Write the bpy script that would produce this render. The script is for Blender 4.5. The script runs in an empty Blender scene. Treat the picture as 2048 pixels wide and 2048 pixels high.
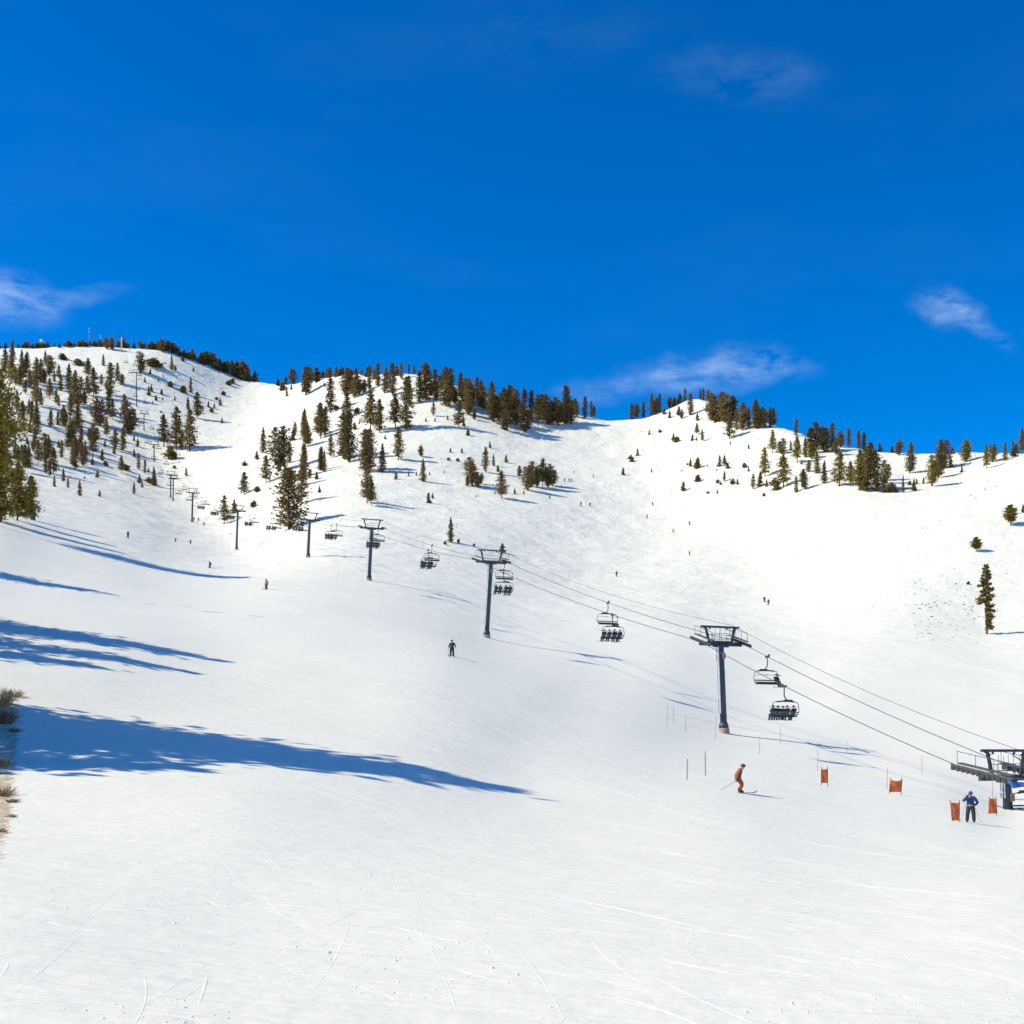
import bpy, math, random
import numpy as np
from mathutils import Vector, Matrix, Quaternion

# ------------------------------------------------------------------ camera, sky, sun, exposure
scene = bpy.context.scene
COL = scene.collection
F = 2472.0          # focal length in pixels of a 2048 px picture
CX, HZ = 1024.0, 1500.0   # picture column straight ahead, row of the eye-level horizon

cam_d = bpy.data.cameras.new('camera')
cam_d.sensor_width = 36.0
cam_d.lens = 36.0 * F / 2048.0
cam_d.shift_y = (HZ - 1024.0) / 2048.0
cam_d.clip_start = 0.3
cam_d.clip_end = 30000.0
cam = bpy.data.objects.new('camera', cam_d)
cam.rotation_euler = (math.radians(90), 0, 0)
COL.objects.link(cam)
scene.camera = cam

SUN_EL = math.radians(41.0)
SUN_BEHIND = math.radians(7.0)
SUN_DIR = Vector((-math.cos(SUN_EL) * math.cos(SUN_BEHIND), -math.cos(SUN_EL) * math.sin(SUN_BEHIND), math.sin(SUN_EL)))
sun_d = bpy.data.lights.new('sun', 'SUN')
sun_d.energy = 3.48
sun_d.angle = math.radians(0.53)
sun_d.color = (1.0, 0.92, 0.705)
sun = bpy.data.objects.new('sun', sun_d)
sun.rotation_euler = SUN_DIR.to_track_quat('Z', 'Y').to_euler()
sun.location = (-60, -10, 60)
COL.objects.link(sun)

world = bpy.data.worlds.new('World')
scene.world = world
world.use_nodes = True


def N(nt, kind, **kw):
    n = nt.nodes.new(kind)
    for k, v in kw.items():
        setattr(n, k, v)
    return n


def L(nt, a, b):
    nt.links.new(a, b)


def math_node(nt, op, a, b=None, c=None, clamp=False):
    n = nt.nodes.new('ShaderNodeMath')
    n.operation = op
    n.use_clamp = clamp
    for i, v in enumerate((a, b, c)):
        if v is None:
            continue
        if isinstance(v, (int, float)):
            n.inputs[i].default_value = v
        else:
            nt.links.new(v, n.inputs[i])
    return n.outputs[0]


def build_world():
    nt = world.node_tree
    nt.nodes.clear()
    out = N(nt, 'ShaderNodeOutputWorld')
    bg = N(nt, 'ShaderNodeBackground')
    bg.inputs['Strength'].default_value = 0.15
    sky = N(nt, 'ShaderNodeTexSky')
    sky.sky_type = 'NISHITA'
    sky.sun_disc = False
    sky.sun_elevation = SUN_EL
    sky.sun_rotation = math.atan2(SUN_DIR.x, SUN_DIR.y)
    sky.altitude = 2600.0
    sky.air_density = 1.0
    sky.dust_density = 0.25
    sky.ozone_density = 2.5
    hs = N(nt, 'ShaderNodeHueSaturation')
    hs.inputs['Hue'].default_value = 0.509
    hs.inputs['Saturation'].default_value = 1.55
    hs.inputs['Value'].default_value = 0.82
    L(nt, sky.outputs[0], hs.inputs['Color'])
    tc = N(nt, 'ShaderNodeTexCoord')
    sep = N(nt, 'ShaderNodeSeparateXYZ')
    L(nt, tc.outputs['Generated'], sep.inputs[0])
    dy = math_node(nt, 'MAXIMUM', sep.outputs['Y'], 0.05)
    u = math_node(nt, 'DIVIDE', sep.outputs['X'], dy)
    w = math_node(nt, 'DIVIDE', sep.outputs['Z'], dy)

    def warp(scale, amt, off):
        nz = N(nt, 'ShaderNodeTexNoise')
        nz.inputs['Scale'].default_value = scale
        nz.inputs['Detail'].default_value = 5.0
        nz.inputs['Roughness'].default_value = 0.6
        mp = N(nt, 'ShaderNodeMapping')
        mp.inputs['Location'].default_value = (off, off * 0.7, off * 1.3)
        L(nt, tc.outputs['Generated'], mp.inputs[0])
        L(nt, mp.outputs[0], nz.inputs['Vector'])
        return math_node(nt, 'MULTIPLY', math_node(nt, 'SUBTRACT', nz.outputs[0], 0.5), amt)

    wu = math_node(nt, 'ADD', u, warp(7.0, 0.09, 3.1))
    ww = math_node(nt, 'ADD', w, warp(9.0, 0.05, 8.7))
    # long soft streaks, everywhere in the sky
    mp = N(nt, 'ShaderNodeMapping')
    mp.inputs['Scale'].default_value = (2.2, 2.2, 9.0)
    mp.inputs['Rotation'].default_value = (0, 0.10, 0)
    L(nt, tc.outputs['Generated'], mp.inputs[0])
    st = N(nt, 'ShaderNodeTexNoise')
    st.inputs['Scale'].default_value = 1.6
    st.inputs['Detail'].default_value = 6.0
    st.inputs['Roughness'].default_value = 0.55
    L(nt, mp.outputs[0], st.inputs['Vector'])
    fine = N(nt, 'ShaderNodeTexNoise')
    fine.inputs['Scale'].default_value = 34.0
    fine.inputs['Detail'].default_value = 7.0
    fine.inputs['Roughness'].default_value = 0.62
    mpf = N(nt, 'ShaderNodeMapping')
    mpf.inputs['Scale'].default_value = (0.8, 0.8, 2.2)
    L(nt, tc.outputs['Generated'], mpf.inputs[0])
    L(nt, mpf.outputs[0], fine.inputs['Vector'])
    streak = math_node(nt, 'MULTIPLY', math_node(nt, 'SUBTRACT', st.outputs[0], 0.52, clamp=True), 0.05)
    total = streak

    def wisp(px, py, rx, ry, ang, amount):
        global _w
        cu, cw = (px - CX) / F, (HZ - py) / F
        a = math.radians(ang)
        du = math_node(nt, 'SUBTRACT', wu, cu)
        dw = math_node(nt, 'SUBTRACT', ww, cw)
        p = math_node(nt, 'ADD', math_node(nt, 'MULTIPLY', du, math.cos(a)), math_node(nt, 'MULTIPLY', dw, math.sin(a)))
        q = math_node(nt, 'SUBTRACT', math_node(nt, 'MULTIPLY', dw, math.cos(a)), math_node(nt, 'MULTIPLY', du, math.sin(a)))
        p = math_node(nt, 'DIVIDE', p, rx / F)
        q = math_node(nt, 'DIVIDE', q, ry / F)
        r = math_node(nt, 'SQRT', math_node(nt, 'ADD', math_node(nt, 'MULTIPLY', p, p), math_node(nt, 'MULTIPLY', q, q)))
        m = N(nt, 'ShaderNodeMapRange')
        m.interpolation_type = 'SMOOTHERSTEP'
        m.inputs['From Min'].default_value = 1.0
        m.inputs['From Max'].default_value = 0.0
        L(nt, r, m.inputs['Value'])
        tex = math_node(nt, 'MULTIPLY', math_node(nt, 'SUBTRACT', fine.outputs[0], 0.34, clamp=True), 3.4)
        return math_node(nt, 'MULTIPLY', math_node(nt, 'MULTIPLY', m.outputs[0], tex), amount * 0.72)

    for args in ((5, 600, 150, 85, -8, 0.55), (110, 590, 190, 34, 9, 0.22),
                 (1420, 742, 250, 66, 6, 0.46), (1530, 738, 130, 46, 16, 0.22), (1200, 790, 240, 48, 10, 0.20),
                 (1868, 618, 105, 58, -18, 0.50), (1925, 655, 95, 34, -40, 0.30),
                 (1480, 150, 270, 90, -6, 0.085), (1090, 60, 420, 110, 4, 0.02), 
                 (2700, 500, 420, 120, 6, 0.3), (-700, 300, 480, 130, -5, 0.3)):
        total = math_node(nt, 'ADD', total, wisp(*args))
    front = math_node(nt, 'GREATER_THAN', sep.outputs['Y'], 0.06)
    total = math_node(nt, 'ADD', math_node(nt, 'MULTIPLY', math_node(nt, 'SUBTRACT', total, streak), front), streak, clamp=True)
    mix = N(nt, 'ShaderNodeMix', data_type='RGBA')
    L(nt, total, mix.inputs['Factor'])
    L(nt, hs.outputs[0], mix.inputs[6])
    mix.inputs[7].default_value = (2.9, 3.8, 4.9, 1)
    L(nt, mix.outputs[2], bg.inputs['Color'])
    L(nt, bg.outputs[0], out.inputs['Surface'])


build_world()

scene.view_settings.view_transform = 'Standard'
scene.view_settings.look = 'None'
scene.view_settings.exposure = 0.6
scene.view_settings.gamma = 1.0
scene.view_settings.use_curve_mapping = False
scene.render.engine = 'CYCLES'
scene.cycles.max_bounces = 4
scene.cycles.diffuse_bounces = 2
scene.cycles.transparent_max_bounces = 4
scene.cycles.use_adaptive_sampling = True
scene.cycles.adaptive_threshold = 0.02
scene.cycles.use_denoising = True
world.cycles.sampling_method = 'MANUAL'
world.cycles.sample_map_resolution = 256

# ------------------------------------------------------------------ numeric helpers


def hash2(ix, iy, seed):
    h = (ix.astype(np.int64) * 374761393 + iy.astype(np.int64) * 668265263 + seed * 982451653) & 0x7fffffff
    h = ((h ^ (h >> 13)) * 1274126177) & 0x7fffffff
    h = h ^ (h >> 16)
    return (h & 0xffff) / 65535.0


def vnoise(x, y, seed=0):
    ix, iy = np.floor(x), np.floor(y)
    fx, fy = x - ix, y - iy
    fx = fx * fx * fx * (fx * (fx * 6 - 15) + 10)
    fy = fy * fy * fy * (fy * (fy * 6 - 15) + 10)
    a = hash2(ix, iy, seed); b = hash2(ix + 1, iy, seed)
    c = hash2(ix, iy + 1, seed); d = hash2(ix + 1, iy + 1, seed)
    return (a + (b - a) * fx + (c - a) * fy + (a - b - c + d) * fx * fy) * 2 - 1


def fbm(x, y, seed=0, octs=3):
    s, amp = 0, 1.0
    for o in range(octs):
        s = s + amp * vnoise(x * 2 ** o, y * 2 ** o, seed + o * 17)
        amp *= 0.5
    return s


# ------------------------------------------------------------------ terrain, surveyed as (column, row, metres ahead)
SKYLINE = [(-420, 700), (-200, 698), (0, 694), (130, 693), (200, 690), (300, 693), (340, 705), (400, 722), (450, 744), (490, 760),
           (540, 763), (585, 760), (620, 752), (680, 740), (760, 742), (860, 748), (900, 757), (930, 772), (1000, 799),
           (1100, 821), (1185, 836), (1240, 843), (1290, 838), (1330, 824), (1365, 803), (1400, 788), (1432, 796), (1480, 814),
           (1550, 846), (1600, 862), (1680, 893), (1720, 896), (1755, 903), (1800, 905), (1860, 907), (1910, 907),
           (1950, 902), (2000, 901), (2048, 903), (2200, 890), (2470, 860)]
RIDGE_Y = [(-420, 850), (0, 880), (200, 905), (340, 880), (450, 905), (540, 980), (600, 900), (700, 790), (860, 740), (1000, 720),
           (1100, 705), (1190, 705), (1240, 725), (1300, 720), (1400, 700), (1500, 645), (1600, 605), (1750, 565), (1860, 545),
           (2048, 490), (2470, 450)]
CTRL = [(-420, 2500, 7.2), (0, 2500, 7.6), (1024, 2500, 8.4), (2048, 2500, 9.3), (2470, 2500, 9.8),
        (-420, 2048, 13), (0, 2048, 13.4), (500, 2048, 14.3), (1024, 2048, 15.3), (1500, 2048, 16.2), (2048, 2048, 17), (2470, 2048, 18),
        (-420, 1700, 26), (0, 1700, 28), (0, 1850, 19), (500, 1800, 24.5), (0, 1600, 38), (500, 1600, 39.5), (500, 1500, 58), (0, 1500, 50),
        (-420, 1500, 48), (1024, 1800, 27), (1024, 1650, 44), (1050, 1582, 60), (1050, 1500, 82), (1480, 1585, 72), (1500, 1800, 29.7),
        (1500, 1680, 45), (2048, 1800, 32), (1940, 1644, 66), (2048, 1650, 67), (2015, 1627, 90), (2470, 1640, 75), (2470, 1800, 34),
        (0, 1440, 58), (-420, 1420, 52), (0, 1340, 75), (0, 1270, 97), (-420, 1250, 85), (0, 1170, 160), (0, 1060, 222), (-20, 1036, 236),
        (-420, 1030, 215), (230, 1440, 63), (230, 1300, 98), (460, 1323, 110), (230, 1190, 165), (256, 1075, 300), (422, 1135, 255),
        (533, 1178, 216), (700, 1250, 160), (903, 1313, 126), (300, 1400, 75), (700, 1400, 90), (1050, 1400, 105), (1250, 1450, 108),
        (381, 1041, 532), (470, 1100, 424), (614, 1114, 318), (736, 1160, 262), (970, 1272, 197), (1200, 1365, 160), (1450, 1468, 130),
        (1700, 1545, 108), (1250, 1405, 132), (1600, 1492, 128), (1720, 1515, 128),
        (1350, 1300, 215), (1600, 1300, 262), (1700, 1400, 175), (2048, 1500, 135), (2048, 1400, 190), (2048, 1300, 262), (2470, 1500, 140),
        (2470, 1300, 260), (1974, 1267, 300), (1900, 1350, 222), (1500, 1200, 360), (1234, 1148, 400), (1380, 1107, 430), (1379, 1047, 495),
        (1163, 1012, 500), (1305, 1008, 545), (1240, 920, 640), (1050, 862, 690), (1200, 853, 695), (950, 1085, 385), (1100, 1200, 310), (1090, 1085, 440), (850, 1000, 485),
        (850, 1150, 300), (745, 1008, 435), (578, 1058, 385), (500, 985, 545), (440, 1000, 560), (345, 997, 594), (400, 905, 655),
        (308, 925, 674), (288, 861, 724), (272, 778, 800), (480, 860, 760), (540, 800, 890), (250, 950, 600), (100, 950, 560),
        (0, 950, 520), (0, 1000, 420), (150, 1000, 470), (230, 1020, 480), (-420, 950, 480), (100, 850, 680), (0, 850, 650), (-420, 850, 620),
        (0, 770, 780), (150, 740, 830), (-420, 770, 760), (700, 900, 605), (650, 830, 690), (800, 860, 650), (780, 800, 700),
        (960, 880, 605), (900, 820, 675), (1010, 955, 560), (1080, 965, 545), (1150, 880, 665), (560, 960, 560), (1400, 935, 575),
        (1300, 985, 570), (1400, 850, 670), (1550, 960, 520), (1650, 985, 455), (1730, 982, 445), (1560, 1010, 480), (1870, 972, 452),
        (1700, 1035, 425), (1850, 1030, 412), (1930, 1000, 420), (2020, 1052, 392), (2048, 950, 432), (2470, 950, 400), (1953, 1103, 366),
        (1700, 1110, 390), (1550, 1090, 455), (1800, 1190, 328), (1650, 1200, 335), (2470, 1100, 350)]

TOWER_PTS = {(381, 1041, 532), (470, 1100, 424), (614, 1114, 318), (736, 1160, 262), (970, 1272, 197), (1450, 1468, 130), (2015, 1627, 90),
             (345, 997, 594), (308, 925, 674), (288, 861, 724), (533, 1178, 216)}


class Terrain:
    def __init__(self):
        sx = np.array(SKYLINE, float); rx = np.array(RIDGE_Y, float)
        pts = [list(p) for p in CTRL]
        for px in list(range(-420, 2480, 85)):
            pts.append([px, np.interp(px, sx[:, 0], sx[:, 1]), np.interp(px, rx[:, 0], rx[:, 1])])
        P = np.array(pts, float)
        uv = np.stack([P[:, 0] / 1000, P[:, 1] / 1000 * 1.6], 1)
        val = np.log(P[:, 2])
        n = len(P)
        tight = {(p[0], p[1]) for p in CTRL if p in TOWER_PTS}
        lam = np.array([1.5e-3 if (p[0], p[1]) in tight else 2.5e-2 for p in pts])
        K = self.k(uv, uv) + np.diag(lam)
        A = np.zeros((n + 3, n + 3)); A[:n, :n] = K
        A[:n, n] = 1; A[:n, n + 1:] = uv; A[n, :n] = 1; A[n + 1:, :n] = uv.T
        wt = np.linalg.solve(A, np.concatenate([val, np.zeros(3)]))
        self.lo, self.hi, self.nc = -420.0, 2470.0, 171
        self.cols = np.linspace(self.lo, self.hi, self.nc)
        self.ly = np.linspace(math.log(5.0), math.log(9000.0), 900)
        yg = np.exp(self.ly)
        self.Z = np.zeros((self.nc, len(yg)))
        self.ridge = np.zeros(self.nc)
        for i, px in enumerate(self.cols):
            ps = np.interp(px, sx[:, 0], sx[:, 1])
            rows = np.linspace(2500, ps, 420)
            q = np.stack([np.full_like(rows, px / 1000), rows / 1000 * 1.6], 1)
            ld = self.k(q, uv) @ wt[:n] + wt[n] + q @ wt[n + 1:]
            d = np.exp(ld)
            inc = np.maximum.accumulate(d + np.arange(len(d)) * 1e-4)
            inc = inc + np.arange(len(d)) * 0.004
            z = inc * (HZ - rows) / F
            yr, zr = inc[-1], z[-1]
            self.ridge[i] = yr
            zz = np.interp(yg, inc, z)
            near = yg < inc[0]
            zz[near] = z[0]
            e = np.maximum(yg - yr, 0)
            g = zr / yr
            back = zr + g * 0.55 * e - (e ** 2) / (e + 45.0) * 0.85
            back = np.maximum(back, -140 - 0 * e)
            zz = np.where(yg > yr, back, zz)
            self.Z[i] = zz
        # soften a little so that survey points do not show as facets
        ker = np.array([1, 2, 3, 2, 1.0]); ker /= ker.sum()
        Zp = np.pad(self.Z, ((2, 2), (0, 0)), 'edge')
        self.Z = sum(ker[j] * Zp[j:j + self.nc] for j in range(5))

    march = np.exp(np.linspace(math.log(8.0), math.log(1300.0), 520))

    @staticmethod
    def k(a, b):
        r2 = ((a[:, None, :] - b[None, :, :]) ** 2).sum(-1)
        return 0.5 * r2 * np.log(r2 + 1e-12)

    def base(self, px, y):
        px = np.clip(px, self.lo, self.hi - 1e-6)
        fi = (px - self.lo) / (self.hi - self.lo) * (self.nc - 1)
        i = np.clip(np.floor(fi).astype(int), 0, self.nc - 2); a = fi - i
        fj = (np.log(np.maximum(y, 5.0)) - self.ly[0]) / (self.ly[1] - self.ly[0])
        j = np.clip(np.floor(fj).astype(int), 0, len(self.ly) - 2); b = np.clip(fj - j, 0, 1)
        Z = self.Z
        return (Z[i, j] * (1 - a) * (1 - b) + Z[i + 1, j] * a * (1 - b) + Z[i, j + 1] * (1 - a) * b + Z[i + 1, j + 1] * a * b)

    def height(self, x, y):
        x = np.asarray(x, float); y = np.asarray(y, float)
        ye = np.maximum(y, 5.0)
        z = self.base(CX + F * x / ye, ye)
        far = np.clip((ye - 180) / 400, 0, 1)
        mid = np.clip((ye - 60) / 120, 0, 1)
        z = z + 0.045 * fbm(x / 7, y / 9, 5, 3) * np.clip(ye / 40, 0.3, 1)
        z = z + (0.05 + 0.16 * mid) * fbm(x / 26, y / 30, 9, 2)
        z = z + far * (1.1 * fbm(x / 60, y / 60, 21, 3) + 0.35 * fbm(x / 11, y / 11, 33, 2))
        return z

    def h(self, x, y):
        return float(self.height(np.array([x]), np.array([y]))[0])

    def pick(self, px, py, extra=0.0):
        """first point of the ground along the line of sight of a picture point"""
        t = (px - CX) / F
        s = (HZ - py) / F
        ys = self.march
        z = self.height(t * ys, ys)
        hit = np.nonzero(z / ys >= s)[0]
        if len(hit) == 0:
            y = float(np.interp(px, self.cols, self.ridge)) + extra
        else:
            b = ys[hit[0]]; a = ys[max(hit[0] - 1, 0)]
            yf = np.linspace(a, b, 9)
            zf = self.height(t * yf, yf) / yf - s
            k = int(np.argmax(zf >= 0))
            y = float(yf[k])
            if k > 0:
                y = float(yf[k - 1] + (yf[k] - yf[k - 1]) * (-zf[k - 1]) / max(zf[k] - zf[k - 1], 1e-9))
            y += extra
        return Vector((t * y, y, self.h(t * y, y)))


T = Terrain()

# ------------------------------------------------------------------ mesh helpers


def tag(o, label=None, cat=None, group=None, kind=None):
    if label: o['label'] = label
    if cat: o['category'] = cat
    if group: o['group'] = group
    if kind: o['kind'] = kind
    return o


def empty(name, loc=(0, 0, 0), rz=0.0):
    o = bpy.data.objects.new(name, None)
    o.empty_display_size = 0.3
    o.location = loc
    o.rotation_euler = (0, 0, rz)
    COL.objects.link(o)
    return o


def link(name, me, parent=None, mat=None):
    o = bpy.data.objects.new(name, me)
    COL.objects.link(o)
    if mat is not None and len(me.materials) == 0:
        me.materials.append(mat)
    if parent is not None:
        o.parent = parent
    return o


class MB:
    """collects simple solids and makes one mesh of them"""

    def __init__(self):
        self.v, self.f = [], []

    def add(self, vs, fs):
        b = len(self.v)
        self.v += [tuple(p) for p in vs]
        self.f += [tuple(i + b for i in f) for f in fs]
        return self

    def box(self, c, s, rot=None):
        hx, hy, hz = s[0] / 2, s[1] / 2, s[2] / 2
        vs = [Vector((x, y, z)) for x in (-hx, hx) for y in (-hy, hy) for z in (-hz, hz)]
        if rot is not None:
            vs = [rot @ p for p in vs]
        vs = [p + Vector(c) for p in vs]
        return self.add(vs, [(0, 1, 3, 2), (4, 6, 7, 5), (0, 4, 5, 1), (2, 3, 7, 6), (0, 2, 6, 4), (1, 5, 7, 3)])

    def bar(self, a, b, w, h):
        a, b = Vector(a), Vector(b)
        d = b - a
        q = d.to_track_quat('X', 'Z').to_matrix()
        return self.box((a + b) / 2, (d.length, w, h), q)

    def tube(self, pts, r, n=8, cap=True, closed=False):
        pts = [Vector(p) for p in pts]
        m = len(pts)
        rs = r if isinstance(r, (list, tuple)) else [r] * m
        vs, fs = [], []
        up = Vector((0, 0, 1))
        prev = None
        for i, p in enumerate(pts):
            a = pts[max(i - 1, 0)]; b = pts[min(i + 1, m - 1)]
            d = (b - a)
            d = d.normalized() if d.length > 1e-9 else Vector((0, 0, 1))
            if prev is None:
                ref = up if abs(d.z) < 0.9 else Vector((1, 0, 0))
                s = d.cross(ref).normalized()
            else:
                s = (prev - d * prev.dot(d))
                s = s.normalized() if s.length > 1e-6 else d.cross(up).normalized()
            prev = s
            t = d.cross(s)
            for k in range(n):
                a_ = 2 * math.pi * k / n
                vs.append(p + (s * math.cos(a_) + t * math.sin(a_)) * rs[i])
        for i in range(m - 1):
            for k in range(n):
                k2 = (k + 1) % n
                fs.append((i * n + k, i * n + k2, (i + 1) * n + k2, (i + 1) * n + k))
        if cap:
            fs.append(tuple(range(n - 1, -1, -1)))
            fs.append(tuple((m - 1) * n + k for k in range(n)))
        return self.add(vs, fs)

    def cyl(self, a, b, r, n=12):
        return self.tube([a, b], r, n)

    def mesh(self, name, mat=None, smooth=False):
        me = bpy.data.meshes.new(name)
        me.from_pydata(self.v, [], self.f)
        if smooth:
            me.polygons.foreach_set('use_smooth', [True] * len(me.polygons))
        if mat is not None:
            me.materials.append(mat)
        me.update()
        return me

    def build(self, name, mat, parent=None, smooth=False):
        return link(name, self.mesh(name, mat, smooth), parent)


def fast_mesh(name, verts, faces, mat=None, smooth=False):
    """verts (n,3) array, faces (m,k) array"""
    me = bpy.data.meshes.new(name)
    verts = np.asarray(verts, np.float32); faces = np.asarray(faces, np.int32)
    m, k = faces.shape
    me.vertices.add(len(verts)); me.vertices.foreach_set('co', verts.ravel())
    me.loops.add(m * k); me.loops.foreach_set('vertex_index', faces.ravel())
    me.polygons.add(m)
    me.polygons.foreach_set('loop_start', np.arange(0, m * k, k, dtype=np.int32))
    me.polygons.foreach_set('loop_total', np.full(m, k, np.int32))
    me.update(calc_edges=True)
    if smooth:
        me.polygons.foreach_set('use_smooth', np.ones(m, bool))
    if mat is not None:
        me.materials.append(mat)
    return me


# ------------------------------------------------------------------ materials


def principled(name, col, rough=0.6, metal=0.0, noise=0.0, scale=8.0, spec=None, bump=0.0):
    m = bpy.data.materials.new(name)
    m.use_nodes = True
    nt = m.node_tree
    b = nt.nodes['Principled BSDF']
    b.inputs['Roughness'].default_value = rough
    b.inputs['Metallic'].default_value = metal
    if spec is not None:
        b.inputs['Specular IOR Level'].default_value = spec
    b.inputs['Base Color'].default_value = (*col, 1)
    if noise > 0:
        tc = N(nt, 'ShaderNodeTexCoord')
        nz = N(nt, 'ShaderNodeTexNoise')
        nz.inputs['Scale'].default_value = scale
        nz.inputs['Detail'].default_value = 4
        L(nt, tc.outputs['Object'], nz.inputs['Vector'])
        r = N(nt, 'ShaderNodeMapRange')
        r.inputs['From Min'].default_value = 0.3; r.inputs['From Max'].default_value = 0.7
        r.inputs['To Min'].default_value = 1 - noise; r.inputs['To Max'].default_value = 1 + noise
        L(nt, nz.outputs[0], r.inputs[0])
        mx = N(nt, 'ShaderNodeMix', data_type='RGBA', blend_type='MULTIPLY')
        mx.inputs['Factor'].default_value = 1.0
        mx.inputs[6].default_value = (*col, 1)
        L(nt, r.outputs[0], mx.inputs[7])
        L(nt, mx.outputs[2], b.inputs['Base Color'])
        if bump:
            bp = N(nt, 'ShaderNodeBump')
            bp.inputs['Strength'].default_value = bump
            L(nt, nz.outputs[0], bp.inputs['Height'])
            L(nt, bp.outputs[0], b.inputs['Normal'])
    return m


def snow_material():
    m = bpy.data.materials.new('snow')
    m.use_nodes = True
    nt = m.node_tree
    b = nt.nodes['Principled BSDF']
    b.inputs['Roughness'].default_value = 0.55
    b.inputs['Specular IOR Level'].default_value = 0.25
    geo = N(nt, 'ShaderNodeNewGeometry')
    sep = N(nt, 'ShaderNodeSeparateXYZ')
    L(nt, geo.outputs['Position'], sep.inputs[0])

    def noise(scale, detail=4, rough=0.55, stretch=(1, 1, 1), rot=0.0, dist=0.0):
        mp = N(nt, 'ShaderNodeMapping')
        mp.inputs['Scale'].default_value = stretch
        mp.inputs['Rotation'].default_value = (0, 0, rot)
        L(nt, geo.outputs['Position'], mp.inputs[0])
        nz = N(nt, 'ShaderNodeTexNoise')
        nz.inputs['Scale'].default_value = scale
        nz.inputs['Detail'].default_value = detail
        nz.inputs['Roughness'].default_value = rough
        nz.inputs['Distortion'].default_value = dist
        L(nt, mp.outputs[0], nz.inputs['Vector'])
        return nz.outputs[0]

    def ramp(v, a, b_, lo=0.0, hi=1.0):
        r = N(nt, 'ShaderNodeMapRange')
        r.interpolation_type = 'SMOOTHSTEP'
        r.inputs['From Min'].default_value = a; r.inputs['From Max'].default_value = b_
        r.inputs['To Min'].default_value = lo; r.inputs['To Max'].default_value = hi
        L(nt, v, r.inputs[0])
        return r.outputs[0]

    near = ramp(sep.outputs['Y'], 70.0, 15.0)
    # relief: grain, churned lumps, combed streaks left by skiers and the groomer
    grain = noise(9.0, 3, 0.7)
    lumps = noise(1.1, 3, 0.6)
    streak = noise(1.0, 3, 0.6, (0.07, 1.3, 1.0), 0.16, 0.5)
    streak2 = noise(1.0, 3, 0.6, (0.16, 2.6, 1.0), -0.75, 0.4)
    h = math_node(nt, 'MULTIPLY', grain, 0.011)
    h = math_node(nt, 'ADD', h, math_node(nt, 'MULTIPLY', lumps, 0.085))
    h = math_node(nt, 'ADD', h, math_node(nt, 'MULTIPLY', streak, 0.11))
    h = math_node(nt, 'ADD', h, math_node(nt, 'MULTIPLY', streak2, 0.07))
    def scratch(scale, stretch, rot, wide):
        n = noise(scale, 1, 0.4, stretch, rot, 0.25)
        return ramp(math_node(nt, 'ABSOLUTE', math_node(nt, 'SUBTRACT', n, 0.5)), 0.0, wide)

    h = math_node(nt, 'ADD', h, math_node(nt, 'MULTIPLY', scratch(0.9, (0.07, 1.0, 1), 0.22, 0.016), 0.016))
    h = math_node(nt, 'ADD', h, math_node(nt, 'MULTIPLY', scratch(0.8, (0.10, 0.9, 1), -0.9, 0.014), 0.014))
    h = math_node(nt, 'ADD', h, math_node(nt, 'MULTIPLY', scratch(0.7, (0.09, 0.9, 1), 0.95, 0.014), 0.012))
    far_l = noise(0.11, 3, 0.6)
    farm = ramp(sep.outputs['Y'], 120.0, 420.0)
    h = math_node(nt, 'ADD', h, math_node(nt, 'MULTIPLY', math_node(nt, 'MULTIPLY', far_l, farm), 2.0))
    bp = N(nt, 'ShaderNodeBump')
    bp.inputs['Strength'].default_value = 0.62
    bp.inputs['Distance'].default_value = 1.0
    L(nt, h, bp.inputs['Height'])
    L(nt, bp.outputs[0], b.inputs['Normal'])
    # colour: clean snow, slightly dirty where it is worn
    big = noise(0.035, 4, 0.55)
    cl = N(nt, 'ShaderNodeMix', data_type='RGBA')
    cl.inputs[6].default_value = (0.90, 0.875, 0.74, 1)
    cl.inputs[7].default_value = (0.87, 0.846, 0.715, 1)
    worn = noise(0.5, 3, 0.6, (0.35, 1.2, 1), 0.2)
    L(nt, math_node(nt, 'ADD', math_node(nt, 'MULTIPLY', ramp(big, 0.42, 0.66), 0.6), math_node(nt, 'MULTIPLY', ramp(worn, 0.45, 0.62), 0.5), clamp=True), cl.inputs['Factor'])

    def patch(cx, cy, rx, ry):
        du = math_node(nt, 'DIVIDE', math_node(nt, 'SUBTRACT', sep.outputs['X'], cx), rx)
        dv = math_node(nt, 'DIVIDE', math_node(nt, 'SUBTRACT', sep.outputs['Y'], cy), ry)
        r = math_node(nt, 'SQRT', math_node(nt, 'ADD', math_node(nt, 'MULTIPLY', du, du), math_node(nt, 'MULTIPLY', dv, dv)))
        return ramp(r, 1.0, 0.2)

    dirt_n = noise(3.0, 6, 0.75, (1.7, 0.30, 1))
    masks = None
    for pc in PATCHES:
        pm = patch(*pc)
        masks = pm if masks is None else math_node(nt, 'MAXIMUM', masks, pm)
    # the thawed bank: bare ground left of a line along the edge of the piste
    bank = math_node(nt, 'SUBTRACT', math_node(nt, 'SUBTRACT', -10.55, math_node(nt, 'MULTIPLY', math_node(nt, 'SUBTRACT', sep.outputs['Y'], 26.0), 0.388)), sep.outputs['X'])
    bank = math_node(nt, 'MULTIPLY', ramp(bank, -0.25, 0.45), math_node(nt, 'MULTIPLY', ramp(sep.outputs['Y'], 22.0, 30.0), ramp(sep.outputs['Y'], 74.0, 62.0)))
    masks = math_node(nt, 'MAXIMUM', masks, math_node(nt, 'MULTIPLY', bank, 0.86))
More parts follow.
